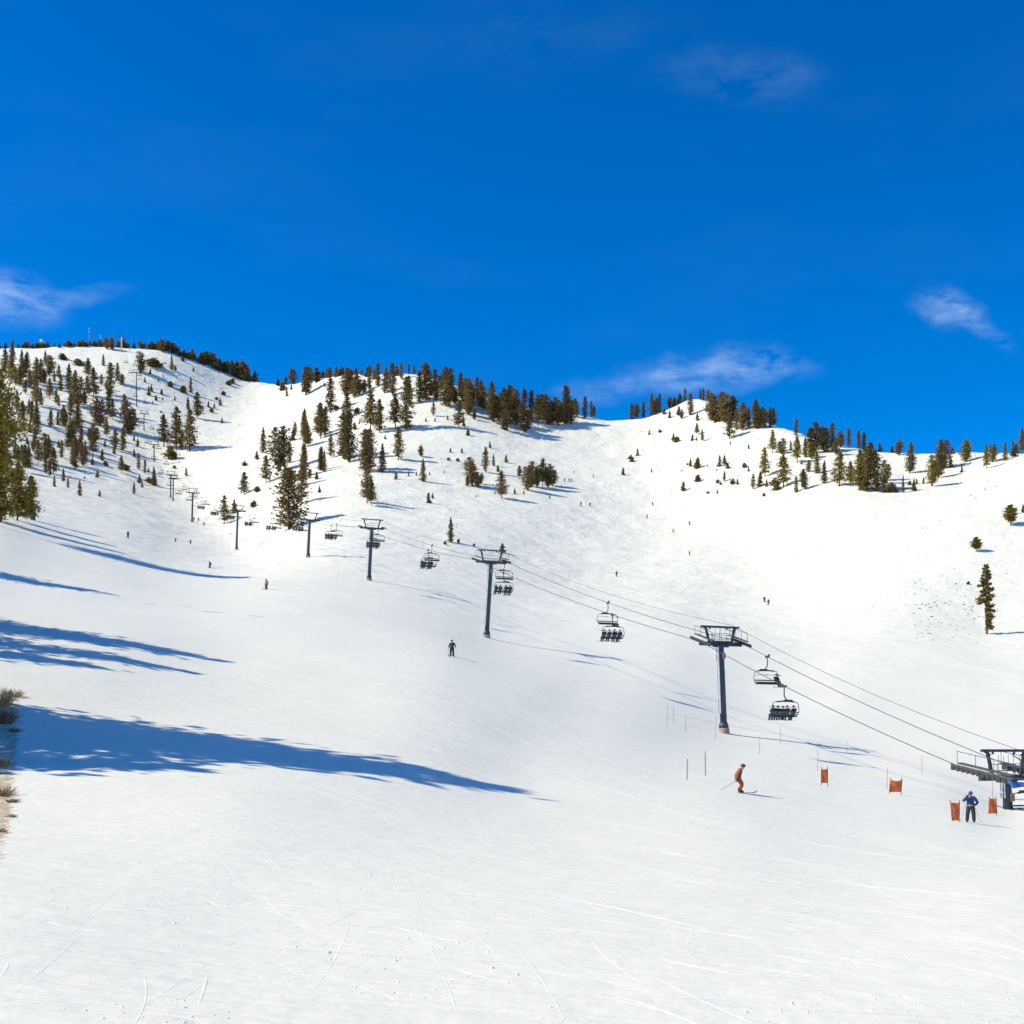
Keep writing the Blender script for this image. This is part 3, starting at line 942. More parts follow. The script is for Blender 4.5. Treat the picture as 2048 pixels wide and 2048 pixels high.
def build_trees():
    random.seed(5)
    buckets = {}
    for t in TREES:
        buckets.setdefault((zone(t[0], t[1]), t[3]), []).append(t)
    for (zn, kind), items in buckets.items():
        items.sort(key=lambda t: t[0])
        name, desc, cat = KINDNAME[kind]
        for i, (px, py, hp, kd, wd) in enumerate(items):
            p = T.pick(px, py, extra=1.5 if 'skyline' in zn else 0.0)
            H = hp / F * p.y * 1.06
            wd = wd * (1.7 if kd == 'sapling' and 'skyline' in zn else 1.12)
            if 'skyline' in zn:     # stands just behind the crest: measure from its own foot
                H = max(H, p.y * (HZ - (py - hp)) / F - p.z)
            if len(items) == 1:
                lab = desc + ' ' + zn + ', the only one there'
            elif len(items) == 2:
                lab = desc + ' ' + zn + (', left one of two' if i == 0 else ', right one of two')
            else:
                nth = ORD[i]
                lab = desc + ' ' + zn + ', ' + ('rightmost of its kind' if i == len(items) - 1 else nth + (' of its kind' if i == 0 else ' from the left'))
            tone = None
            r = random.random()
            if kd in ('broad', 'column') and r < 0.20 and px < 1450:
                tone = 'needles_rust'
            elif kd in ('broad', 'pine', 'fir') and px > 1480 and py > 900 and r < 0.6:
                tone = 'needles_near'
            place_tree(name, kd, p, H, wd * random.uniform(0.9, 1.12), random.uniform(0, 6.28), lab, cat, desc.replace('pine on', 'pines on').replace('pine', 'pine') + ' trees ' + zn if kd not in ('sapling', 'shrub') else desc + 's ' + zn, parts=hp > 16, tone=tone)
    # the lone flagged pine on the right slope
    p = T.pick(1974, 1268)
    place_tree('pine_tree', 'flag', p, 139 / F * p.y, 1.0, 0.0, 'tall lone pine with branches mostly on its right side, bare pale trunk', 'pine tree', None)
    # pines at the left edge of the picture
    for px, py, hp, wd, lab in ((-30, 1047, 345, 0.98, 'tallest loose olive pine cut by the left edge of the picture'),
                                (2, 1044, 150, 1.1, 'bushy olive pine at the left edge under the tallest pine'),
                                (36, 1041, 118, 1.0, 'olive pine right of the bushy one by the left edge'),
                                (62, 1039, 88, 1.0, 'shortest olive pine of the left edge clump, beside the green box')):
        p = T.pick(px, py)
        place_tree('pine_tree', 'edgepine' if hp == 345 else 'nearpine', p, hp / F * p.y, wd, random.uniform(0, 6.28), lab, 'pine tree', 'olive pines at the left edge')
    # pines beyond the left edge, known by their shadows on the piste
    sx = Vector((SUN_DIR.x, SUN_DIR.y)); k = sx.length
    for tx, ty, run, wd, lab in ((1050, 1584, 37.0, 1.35, 'pine beyond the left edge casting the longest piste shadow'),
                                 (860, 1560, 34.0, 1.4, 'pine beside the one casting the longest piste shadow'),
                                 (560, 1490, 30.0, 1.4, 'pine farther back of the three casting the longest shadow'),
                                 (430, 1540, 28.0, 1.3, 'pine nearest of those casting the longest shadow'),
                                 (462, 1323, 31.0, 1.5, 'pine beyond the left edge casting the upper forked shadow'),
                                 (392, 1346, 27.0, 1.5, 'pine beyond the left edge casting the lower forked shadow'),
                                 (300, 1300, 30.0, 1.7, 'pine between those casting the forked shadow'),
                                 (215, 1338, 24.0, 1.5, 'pine nearest of those casting the forked shadow'),
                                 (232, 1190, 28.0, 1.7, 'pine beyond the left edge casting the third highest shadow')):
        g = T.pick(tx, ty)
        bx, by = g.x + SUN_DIR.x / k * run, g.y + SUN_DIR.y / k * run
        bz = T.h(bx, by)
        H = g.z + SUN_DIR.z / k * run - bz
        place_tree('pine_tree', 'shadowpine', (bx, by, bz), H, wd, random.uniform(0, 6.28), lab, 'pine tree', 'pines beyond the left edge')


build_trees()

# ------------------------------------------------------------------ chairlift
LINE_A, LINE_S = 74.4, 0.40
UPHILL = Vector((-LINE_S, 1, 0)).normalized()
ACROSS = Vector((1, LINE_S, 0)).normalized()
LIFT_RZ = math.atan2(ACROSS.y, ACROSS.x)
HALF = 2.5

M['tower'] = principled('tower_paint', (0.040, 0.056, 0.082), 0.5, 0.3, noise=0.3, scale=1.5)
M['galv'] = principled('galvanised', (0.085, 0.092, 0.095), 0.6, 0.1, noise=0.3, scale=3)
M['galv_pale'] = principled('pale_galvanised', (0.70, 0.74, 0.78), 0.5, 0.3, noise=0.2, scale=3)
M['rubber'] = principled('sheave_rubber', (0.028, 0.028, 0.026), 0.8)
M['sheave'] = principled('sheave_wheel', (0.050, 0.048, 0.042), 0.7, 0.0, noise=0.3, scale=4)
M['concrete'] = principled('concrete', (0.34, 0.27, 0.20), 0.9, noise=0.25, scale=3)
M['cable'] = principled('cable', (0.075, 0.080, 0.085), 0.5, 0.6)
M['sign_tan'] = principled('sign_tan', (0.42, 0.26, 0.17), 0.6, noise=0.2, scale=6)
M['sign_orange'] = principled('sign_orange', (0.55, 0.15, 0.06), 0.6)
M['chair_frame'] = principled('chair_frame', (0.032, 0.045, 0.046), 0.5, 0.4)
M['chair_seat'] = principled('chair_seat', (0.020, 0.026, 0.026), 0.7, noise=0.3, scale=4)
M['chair_back'] = principled('chair_back', (0.10, 0.12, 0.12), 0.6)
M['white_paint'] = principled('white_paint', (0.75, 0.75, 0.74), 0.5)


def line_at(px):
    y = LINE_A / ((px - CX) / F + LINE_S)
    return LINE_A - LINE_S * y, y


# column of the tower, row of its cross-arm, lean along the line in degrees, size class
TOWERS = [(2016, 1556, 3.0, 'station', 'low dark blue lift tower beside the loading area, at the right edge'),
          (1448, 1287, 4.0, 'near', 'nearest tall dark blue lift tower with ladder and tan footing'),
          (973, 1128, -10.0, 'near', 'second tall lift tower up the line, with a red mark on its pole'),
          (738, 1060, -12.0, 'mid', 'third lift tower up the line, right of the fourth'),
          (616, 1043, -13.0, 'mid', 'fourth lift tower up the line, right of the big pine'),
          (473, 1025, -13.0, 'mid', 'fifth lift tower up the line, left of the big pine'),
          (384, 988, -13.0, 'mid', 'sixth lift tower up the line, three tiny skiers at its foot'),
          (346, 959, -10.0, 'far', 'right one of the two close paired lift towers'),
          (341, 952, -10.0, 'far', 'left one of the two close paired lift towers'),
          (308, 890, -6.0, 'far', 'thin lift tower at the foot of the mountain trees'),
          (288, 828, -4.0, 'far', 'thin lift tower midway up the left mountain'),
          (273, 746, -2.0, 'far', 'thin lift tower high on the left mountain'),
          (243, 674, 0.0, 'top', 'pale lift tower on the skyline of the left peak')]

ROPE_PTS = []       # centre of the line: (x, y, z of the rope)


def sheave_train(parent, side, length, n, pitch, zc, detailed, under):
    """a rocking beam of rubber-lined wheels at one end of the cross-arm"""
    rot = Matrix.Rotation(pitch, 3, 'X')
    b = MB()
    off = 0.30 if under else 0.12
    b.box(rot @ Vector((0, 0, off)) + Vector((side * HALF, 0, zc)), (0.10, length, 0.16), rot)
    for k in range(n // 2):
        yy = -length / 2 + length * (k + 0.5) / (n // 2)
        b.box(rot @ Vector((0.0, yy, off - 0.14)) + Vector((side * HALF, 0, zc)), (0.08, length / n * 1.1, 0.06), rot)
    tr = b.build('sheave_train', M['galv'], parent)
    wheel = None
    for k in range(n):
        yy = -length / 2 + length * (k + 0.5) / n
        c = rot @ Vector((0, yy, off - 0.20 if under else 0.02)) + Vector((side * HALF, 0, zc))
        if wheel is None:
            w = MB()
            w.cyl((-0.07, 0, 0), (0.07, 0, 0), 0.215 if n == 12 else 0.17, 14)
            w.cyl((-0.10, 0, 0), (0.10, 0, 0), 0.10, 10)
            wheel = w.mesh('sheave', M['sheave'], False)
        o = link('sheave', wheel, tr)
        o.location = c
    return tr


def lift_tower(px, arm_row, lean, cls, label):
    x, y = line_at(px)
    z0 = T.h(x, y)
    arm_z = y * (HZ - arm_row) / F
    Ht = max(2.2, (arm_z - z0) / math.cos(math.radians(lean)))
    top = empty('lift_tower', (x, y, z0 - 0.15), 0)
    top.rotation_euler = (Matrix.Rotation(LIFT_RZ, 3, 'Z') @ Matrix.Rotation(math.radians(-lean), 3, 'X')).to_euler()
    tag(top, label, 'lift tower', 'towers of the chairlift')
    Ht += 0.15
    big = cls in ('near', 'station')
    seg = 20 if big else 10
    pr = 0.36 if cls != 'far' else 0.30
    if cls == 'top':
        pr = 0.45
    pole = MB()
    foot = 0.9 if Ht > 5 else 0.0
    if foot:
        pole.tube([(0, 0, 0.5), (0, 0, 0.95), (0, 0, 1.3)], [pr * 1.5, pr * 1.42, pr * 1.02], seg)
    pole.tube([(0, 0, 0), (0, 0, Ht - 0.5), (0, 0, Ht - 0.25), (0, 0, Ht - 0.1)], [pr, pr * 0.9, pr * 0.95, pr * 1.3], seg)
    pm = M['white_paint'] if cls == 'top' else M['tower']
    pole.build('pole', pm, top, True)
    if foot:
        f = MB()
        f.tube([(0, 0, -0.5), (0, 0, 0.45), (0, 0, 0.72)], [pr * 1.75, pr * 1.65, pr * 1.4], seg)
        f.build('footing', M['concrete'], top)
    arm = MB()
    arm.bar((-HALF - 0.05, 0, Ht), (HALF + 0.05, 0, Ht), 0.34, 0.40)
    arm.bar((-0.9, 0, Ht - 0.26), (0.9, 0, Ht - 0.26), 0.30, 0.14)
    arm.build('cross_arm', M['tower'], top)
    gh = 2.0 if cls == 'station' else 1.75
    g = MB()
    for s in (-1, 1):
        g.bar((s * 1.35, 0, Ht + 0.15), (s * 1.78, 0, Ht + gh), 0.16, 0.22)
        g.bar((s * 1.5, 0, Ht + gh - 0.28), (s * 2.05, 0, Ht + gh), 0.12, 0.12)
    g.bar((-2.35, 0, Ht + gh + 0.06), (2.35, 0, Ht + gh + 0.06), 0.18, 0.20)
    for s in (-1.25, 0.8):
        g.box((s, 0, Ht + gh - 0.12), (0.12, 0.12, 0.2))
    g.build('lifting_frame', M['tower'], top)
    # rope pitch on this tower
    return top, Ht, (x, y, arm_z)


tower_info = []
for t in TOWERS:
    tower_info.append((t, lift_tower(*t)))
for i, (t, (top, Ht, (x, y, z))) in enumerate(tower_info):
    lean = math.radians(t[2])
    rm = top.rotation_euler.to_matrix()
    c = Vector(top.location) + rm @ Vector((0, 0, Ht + 0.22))
    ROPE_PTS.append(c)
ROPE_PTS.sort(key=lambda p: p.y)
for i, (t, (top, Ht, (x, y, z))) in enumerate(tower_info):
    c = Vector(top.location) + top.rotation_euler.to_matrix() @ Vector((0, 0, Ht + 0.22))
    k = min(range(len(ROPE_PTS)), key=lambda j: (ROPE_PTS[j] - c).length)
    lo = ROPE_PTS[max(k - 1, 0)]; hi = ROPE_PTS[min(k + 1, len(ROPE_PTS) - 1)]
    d = hi - lo
    pitch = math.atan2(d.z, Vector((d.x, d.y)).length) - math.radians(-t[2]) if True else 0
    cls = t[3]
    if cls == 'station':
        a = ROPE_PTS[1] - ROPE_PTS[0]
        pitch = 0.5 * math.atan2(a.z, Vector((a.x, a.y)).length) + math.radians(t[2])
    n = {'station': 12, 'near': 10, 'mid': 6, 'far': 4, 'top': 6}[cls]
    ln = {'station': 6.4, 'near': 4.2, 'mid': 3.2, 'far': 2.4, 'top': 3.0}[cls]
    for s in (-1, 1):
        tr = sheave_train(top, s, ln, n, pitch, Ht + 0.20, True, cls == 'station')
    if cls in ('station', 'near'):
        rail = MB()
        zr = Ht + 0.25
        for s in (-1, 1):          # walkway guard rails over the wheels, and basket rails along the arm
            rot = Matrix.Rotation(pitch, 3, 'X')
            x_ = s * (HALF - 0.35)
            pts = [rot @ Vector((0, q, 0.35)) + Vector((x_, 0, zr)) for q in (-ln / 2 + 0.3, ln / 2 - 0.3)]
            tops = [p + Vector((0, 0, 0.95)) for p in pts]
            rail.tube([pts[0], tops[0], tops[1], pts[1]], 0.028, 6)
            for q in (0.33, 0.66):
                a_ = pts[0].lerp(pts[1], q)
                rail.tube([a_, a_ + Vector((0, 0, 0.95))], 0.022, 6)
        for yy in (-0.5, 0.5):
            for zz in (0.55, 1.05):
                rail.tube([(-1.25, yy, Ht + zz), (1.25, yy, Ht + zz)], 0.024, 6)
            for q in (-1.25, -0.42, 0.42, 1.25):
                rail.tube([(q, yy, Ht + 0.2), (q, yy, Ht + 1.05)], 0.022, 6)
            for q in (-0.25, 0.25):
                rail.tube([(q, yy, Ht + 1.05), (q, yy, Ht + 1.75)], 0.018, 6)
        rail.tube([(0.6, 0, Ht + 1.75), (1.9, 0.3, Ht + 1.25)], 0.04, 6)
        rail.build('guard_rail', M['galv'], top)
        walk = MB()
        for s in (-1, 1):
            rot = Matrix.Rotation(pitch, 3, 'X')
            walk.box(rot @ Vector((0, 0, 0.42)) + Vector((s * (HALF - 0.42), 0, zr)), (0.42, ln * 0.85, 0.08 if cls == 'near' else 0.12), rot)
        walk.box((0, 0, Ht + 0.235), (2.4, 1.0, 0.05))
        walk.build('walkway', M['galv'], top)
        lad = MB()
        lx = -0.36 - 0.05
        zt = Ht - 0.3
        z1 = 2.2 if cls == 'near' else 1.0
        for s in (-1, 1):
            lad.bar((lx - 0.02, s * 0.20, z1), (lx - 0.02, s * 0.20, zt), 0.07, 0.09)
        q = z1 + 0.15
        while q < zt:
            lad.bar((lx - 0.02, -0.2, q), (lx - 0.02, 0.2, q), 0.035, 0.035)
            q += 0.30
        lad.build('ladder', M['galv_pale'], top)
        sg = MB()
        zs = Ht - 1.3 if cls == 'near' else Ht * 0.42
        sg.box((0.10, -0.40, zs), (0.44, 0.04, 0.62))
        so = sg.build('number_plate', M['sign_tan'], top)
        mk = MB()
        mk.box((0.10, -0.425, zs + 0.08), (0.24, 0.012, 0.06)).box((0.10, -0.425, zs - 0.12), (0.24, 0.012, 0.06))
        mk.box((0.20, -0.425, zs - 0.02), (0.06, 0.012, 0.16)).box((0.0, -0.425, zs - 0.02), (0.06, 0.012, 0.10))
        mk.build('plate_mark', M['sign_orange'], so)
    elif cls == 'mid':
        rail = MB()
        for zz in (0.55, 1.05):
            rail.tube([(-1.2, -0.4, Ht + zz), (1.2, -0.4, Ht + zz)], 0.03, 5)
        for q in (-1.2, 0, 1.2):
            rail.tube([(q, -0.4, Ht + 0.2), (q, -0.4, Ht + 1.05)], 0.03, 5)
        rail.build('guard_rail', M['galv'], top)
        lad = MB()
        for s in (-1, 1):
            lad.bar((-0.45, s * 0.2, 1.5), (-0.45, s * 0.2, Ht - 0.3), 0.05, 0.05)
        lad.build('ladder', M['galv_pale'], top)

# haul rope (two strands of one loop), signal cable on the frames
first, last = ROPE_PTS[0], ROPE_PTS[-1]
down = Vector((UPHILL.x, UPHILL.y, 0)) * -26.0
ROPE = [first + down + Vector((0, 0, -0.4))] + ROPE_PTS + [last + Vector((UPHILL.x, UPHILL.y, 0)) * 30 + Vector((0, 0, -4))]


def rope_pts(side, dz=0.0, step=6.0, sag=0.011):
    out = []
    for a, b in zip(ROPE[:-1], ROPE[1:]):
        span = (b - a).length
        n = max(2, int(span / step))
        for k in range(n):
            s = k / n
            p = a.lerp(b, s)
            p.z -= 4 * sag * span * s * (1 - s)
            out.append(p + ACROSS * (side * HALF) + Vector((0, 0, dz)))
    out.append(ROPE[-1] + ACROSS * (side * HALF) + Vector((0, 0, dz)))
    return out


LEFT, RIGHT = rope_pts(-1), rope_pts(1)
rb = MB()
rb.tube(LEFT, 0.034, 6)
rb.tube(RIGHT, 0.034, 6)


def arc(c, r, a0, a1, n=10):
    return [c + ACROSS * (r * math.cos(a0 + (a1 - a0) * i / n)) + UPHILL * (r * math.sin(a0 + (a1 - a0) * i / n)) for i in range(n + 1)]


rb.tube(arc(ROPE[0], HALF, math.pi, 2 * math.pi), 0.034, 6)
rb.tube(arc(ROPE[-1], HALF, 0, math.pi), 0.034, 6)
o = rb.build('haul_rope', M['cable'])
tag(o, 'long steel haul rope running up over every lift tower', 'cable')
sb = MB()
sb.tube([p + ACROSS * (HALF * 0.62) for p in rope_pts(0, 1.78, sag=0.016)], 0.022, 6)
o = sb.build('signal_cable', M['cable'])
tag(o, 'thin signal cable strung along the tower tops above the haul rope', 'cable')


def on_strand(strand, y):
    for a, b in zip(strand[:-1], strand[1:]):
        if a.y <= y <= b.y:
            return a.lerp(b, (y - a.y) / (b.y - a.y))
    return strand[-1].copy()


# chairs ------------------------------------------------------------------
CH_W = 1.42          # half width of the bench
SEAT_Z = -2.80


def chair_meshes():
    P = {}
    m = MB(); m.box((0, 0, -0.02), (0.16, 0.62, 0.20)).box((0, 0.22, 0.10), (0.12, 0.34, 0.14), Matrix.Rotation(0.5, 3, 'X'))
    m.box((0, -0.2, -0.02), (0.10, 0.2, 0.12))
    P['grip'] = m.mesh('grip', M['tower'])
    m = MB(); m.tube([(0, 0, -0.1), (0, 0.02, -0.55), (0, 0.0, -0.95), (0.12, -0.12, -1.22), (0.30, -0.20, -1.38)], [0.055] * 5, 8)
    P['hanger'] = m.mesh('hanger', M['chair_frame'], True)
    m = MB(); m.bar((-0.15, -0.2, -1.38), (0.75, -0.2, -1.38), 0.12, 0.22)
    m.bar((-0.95, -0.2, -1.47), (-0.1, -0.2, -1.40), 0.10, 0.13).bar((0.1, -0.2, -1.40), (0.95, -0.2, -1.47), 0.10, 0.13)
    P['carrier_beam'] = m.mesh('carrier_beam', M['chair_frame'])
    m = MB()
    for s in (-1, 1):
        m.tube([(s * 0.9, -0.2, -1.47), (s * 1.22, -0.2, -1.50), (s * 1.40, -0.2, -1.66), (s * 1.50, -0.20, -2.2), (s * 1.46, -0.16, -2.55), (s * 1.34, 0.0, -2.80),
                (s * 1.34, 0.42, -2.86)], 0.034, 8)
    P['bail_frame'] = m.mesh('bail_frame', M['chair_frame'], True)
    m = MB(); m.box((0, 0.20, SEAT_Z), (2 * CH_W - 0.1, 0.52, 0.14)).box((0, 0.44, SEAT_Z - 0.03), (2 * CH_W - 0.1, 0.08, 0.12))
    P['seat'] = m.mesh('seat', M['chair_seat'])
    m = MB(); m.box((0, -0.14, -2.44), (2 * CH_W - 0.02, 0.06, 0.12), Matrix.Rotation(0.15, 3, 'X')).box((0, -0.10, -2.64), (2 * CH_W - 0.06, 0.05, 0.10), Matrix.Rotation(0.15, 3, 'X'))
    P['backrest'] = m.mesh('backrest', M['chair_back'])
    m = MB(); m.tube([(-1.34, -0.2, -1.95), (-1.30, 0.55, -1.92), (-1.22, 0.62, -1.92), (1.22, 0.62, -1.92), (1.30, 0.55, -1.92), (1.34, -0.2, -1.95)], 0.022, 6)
    for q in (-0.45, 0.45):
        m.box((q, 0.62, -1.92), (0.16, 0.07, 0.08))
    P['restraint_bar_up'] = m.mesh('restraint_bar', M['chair_frame'], True)
    m = MB(); m.tube([(-1.36, -0.1, -2.2), (-1.32, 0.60, -2.42), (-1.2, 0.66, -2.44), (1.2, 0.66, -2.44), (1.32, 0.60, -2.42), (1.36, -0.1, -2.2)], 0.022, 6)
    P['restraint_bar_down'] = m.mesh('restraint_bar', M['chair_frame'], True)
    return P


CHAIR = chair_meshes()


def chair(strand, y, facing, label, group, bar='up', parts=True):
    p = on_strand(strand, y)
    e = empty('lift_chair', p + Vector((0, 0, 0)), LIFT_RZ + (0 if facing > 0 else math.pi))
    tag(e, label, 'lift chair', group)
    for k in ('grip', 'hanger', 'carrier_beam', 'bail_frame', 'seat', 'backrest'):
        link(k, CHAIR[k], e)
    link('restraint_bar', CHAIR['restraint_bar_' + bar], e)
    return e


NTH = ['nearest', 'second', 'third', 'fourth', 'fifth', 'sixth', 'seventh', 'eighth', 'ninth', 'tenth', 'eleventh', 'twelfth', 'thirteenth', 'fourteenth', 'fifteenth',
       'sixteenth', 'seventeenth', 'eighteenth', 'nineteenth', 'twentieth', 'twenty-first', 'twenty-second']
UP_CHAIRS, DOWN_CHAIRS = [], []
y = 115.6
k = 0
while y < 880 and k < 22:
    UP_CHAIRS.append(chair(LEFT, y, 1, 'uphill lift chair carrying riders, ' + NTH[k] + (' to the viewer' if k == 0 else ' from the bottom'), 'occupied chairs going up', 'up'))
    y += 33.4; k += 1
y = 94.2
k = 0
while y < 880 and k < 22:
    DOWN_CHAIRS.append(chair(RIGHT, y, -1, 'empty downhill lift chair, ' + NTH[k] + (' one, at the right edge' if k == 0 else ' from the bottom')
                             if k != 1 else 'downhill lift chair with one lone rider at its end', 'chairs coming down', 'up'))
    y = 127.1 + 34.3 * k; k += 1

# loading area just past the right edge: end station with bull wheel
st = ROPE[0]
stz = T.h(st.x, st.y)
e = empty('lift_station', (st.x, st.y, stz), LIFT_RZ)
tag(e, 'bottom lift station with bull wheel, past the right edge', 'lift station')
h0 = st.z - stz
m = MB(); m.box((-0.9, 0.5, h0 / 2), (0.5, 0.5, h0 + 0.6)).box((0.9, 0.5, h0 / 2), (0.5, 0.5, h0 + 0.6)).build('column', M['tower'], e)
m = MB(); m.tube([(HALF * math.cos(a), HALF * math.sin(a), h0) for a in np.linspace(0, 6.283, 29)], 0.07, 6, cap=False)
for a in range(6):
    m.bar((0, 0, h0), (HALF * math.cos(a * 1.047), HALF * math.sin(a * 1.047), h0), 0.1, 0.08)
m.build('bull_wheel', M['galv'], e)
m = MB(); m.box((0, 0, h0 + 0.9), (4.4, 6.5, 0.7)).box((0, 0, h0 + 1.32), (3.8, 5.8, 0.24)).build('machine_housing', M['tower'], e)

# blue canopy sail tied to the low tower
tinfo = tower_info[0][1]
tl = tinfo[0].location
bm_v, bm_f = [], []
pl = T.pick(2013, 1600); yb_ = 89.2
def at(px, py, y):
    return Vector(((px - CX) / F * y, y, (HZ - py) / F * y))
gridn = 9
tl_c, tr_c, bl_c, br_c = at(2015, 1561, 89.0), at(2075, 1566, 90.5), at(2026, 1577, 88.6), at(2075, 1570, 90.0)
for i in range(gridn):
    for j in range(5):
        a, b = i / (gridn - 1), j / 4
        p = tl_c.lerp(tr_c, a).lerp(bl_c.lerp(br_c, a), b)
        p.y += 0.10 * math.sin(a * 6) * b
        p.z -= 0.10 * math.sin(math.pi * a) * (1 - b) * 0.5
        bm_v.append(p)
for i in range(gridn - 1):
    for j in range(4):
        q = i * 5 + j
        bm_f.append((q, q + 5, q + 6, q + 1))
m = MB(); m.add(bm_v, bm_f)
M['blue_fabric'] = principled('blue_fabric', (0.05, 0.17, 0.55), 0.7, noise=0.15, scale=2)
o = m.build('blue_banner', M['blue_fabric'], None, True)
sm = o.modifiers.new('thick', 'SOLIDIFY'); sm.thickness = 0.02
tag(o, 'blue fabric banner stretched beside the low lift tower', 'banner')

# ------------------------------------------------------------------ people
SKIN = principled('skin', (0.55, 0.33, 0.24), 0.5)
CLOTH = {}


def cloth(rgb):
    k = tuple(round(c, 3) for c in rgb)
    if k not in CLOTH:
        CLOTH[k] = principled('cloth_%d' % len(CLOTH), rgb, 0.8, noise=0.22, scale=9, bump=0.25)
    return CLOTH[k]


EDGES = [('pelvis', 'spine'), ('spine', 'chest'), ('chest', 'neck'), ('neck', 'jaw'), ('jaw', 'crown'), ('jaw', 'nose'),
         ('chest', 'shL'), ('shL', 'elL'), ('elL', 'wrL'), ('wrL', 'haL'), ('chest', 'shR'), ('shR', 'elR'), ('elR', 'wrR'), ('wrR', 'haR'),
         ('pelvis', 'hiL'), ('hiL', 'knL'), ('knL', 'anL'), ('anL', 'toL'), ('pelvis', 'hiR'), ('hiR', 'knR'), ('knR', 'anR'), ('anR', 'toR')]
RAD = {'pelvis': .215, 'spine': .205, 'chest': .215, 'neck': .085, 'jaw': .090, 'crown': .085, 'nose': .030, 'sh': .115, 'el': .090, 'wr': .068, 'ha': .050,
       'hi': .155, 'kn': .122, 'an': .105, 'to': .062}


def slot_of(a, b):
    s = {a, b}
    if 'crown' in s or 'nose' in s or s == {'neck', 'jaw'}:
        return 2
    if any(q in s for q in ('haL', 'haR')):
        return 3
    if any(q in s for q in ('toL', 'toR')):
        return 3
    if 'pelvis' in s:
        return 0
    if any(q in s for q in ('hiL', 'hiR', 'knL', 'knR')):
        return 1
    return 0


def body_mesh(J, name='body'):
    keys = list(J)
    idx = {k: i for i, k in enumerate(keys)}
    me = bpy.data.meshes.new(name)
    me.from_pydata([tuple(J[k]) for k in keys], [(idx[a], idx[b]) for a, b in EDGES], [])
    ob = bpy.data.objects.new('tmp_body', me)
    COL.objects.link(ob)
    ob.modifiers.new('skin', 'SKIN')
    sv = me.skin_vertices[0].data
    for k in keys:
        r = RAD[k] if k in RAD else RAD[k[:2]]
        sv[idx[k]].radius = (r, r * (0.82 if k in ('chest', 'spine', 'pelvis') else 1.0))
        sv[idx[k]].use_root = (k == 'pelvis')
    ss = ob.modifiers.new('sub', 'SUBSURF'); ss.levels = 1; ss.render_levels = 1
    dg = bpy.context.evaluated_depsgraph_get()
    dg.update()
    out = bpy.data.meshes.new_from_object(ob.evaluated_get(dg))
    bpy.data.objects.remove(ob)
    out.name = name
    segs = [(np.array(J[a]), np.array(J[b]), slot_of(a, b)) for a, b in EDGES]
    mats = []
    for p in out.polygons:
        c = np.array(p.center)
        best, bs = 1e9, 0
        for a, b, s in segs:
            ab = b - a
            t = min(1, max(0, float((c - a) @ ab) / float(ab @ ab)))
            d = float(np.linalg.norm(c - a - ab * t))
            if d < best:
                best, bs = d, s
        mats.append(bs)
    out.materials.clear()
    for k in range(4):
        out.materials.append(SKIN)
    out.polygons.foreach_set('material_index', mats)
    out.polygons.foreach_set('use_smooth', [True] * len(mats))
    out.update()
    return out


def V(*a):
    return Vector(a)


def stand(spread=.12):
    return {'pelvis': V(0, 0, .95), 'spine': V(0, .0, 1.13), 'chest': V(0, .01, 1.33), 'neck': V(0, .02, 1.49), 'jaw': V(0, .035, 1.57), 'crown': V(0, .03, 1.70), 'nose': V(0, .12, 1.60),
            'shL': V(-.20, 0, 1.41), 'elL': V(-.30, .0, 1.15), 'wrL': V(-.31, .16, .98), 'haL': V(-.30, .25, .95),
            'shR': V(.20, 0, 1.41), 'elR': V(.30, .0, 1.15), 'wrR': V(.31, .16, .98), 'haR': V(.30, .25, .95),
            'hiL': V(-.10, 0, .88), 'knL': V(-spread, .05, .50), 'anL': V(-spread - .02, 0, .13), 'toL': V(-spread - .03, .19, .07),
            'hiR': V(.10, 0, .88), 'knR': V(spread, .05, .50), 'anR': V(spread + .02, 0, .13), 'toR': V(spread + .03, .19, .07)}


def crouch(bend):
    """skier with bent knees, leaning forward; bend 0..1"""
    J = stand()
    h = bend
    for k in ('pelvis',): J[k] = V(0, -.22 * h, .95 - .16 * h)
    J['hiL'], J['hiR'] = V(-.10, -.22 * h, .88 - .16 * h), V(.10, -.22 * h, .88 - .16 * h)
    J['knL'], J['knR'] = V(-.12, .16 * h + .03, .50), V(.12, .16 * h + .03, .50)
    J['anL'], J['anR'] = V(-.13, -.05 * h, .13), V(.13, -.05 * h, .13)
    f = .10 * h
    J['spine'] = V(0, -.14 * h, 1.12 - .16 * h)
    J['chest'] = V(0, .02 * h, 1.31 - .18 * h)
    J['neck'] = V(0, .10 * h, 1.46 - .20 * h)
    J['jaw'] = V(0, .18 * h, 1.52 - .21 * h); J['crown'] = V(0, .22 * h, 1.65 - .22 * h); J['nose'] = V(0, .27 * h + .08, 1.53 - .24 * h)
    for s, q in ((-1, 'L'), (1, 'R')):
        J['sh' + q] = V(s * .20, .03 * h, 1.39 - .19 * h)
        J['el' + q] = V(s * .28, -.12 * h, 1.13 - .2 * h); J['wr' + q] = V(s * .30, -.02 + .06 * (1 - h), .93 - .15 * h); J['ha' + q] = V(s * .30, .06, .89 - .15 * h)
    return J


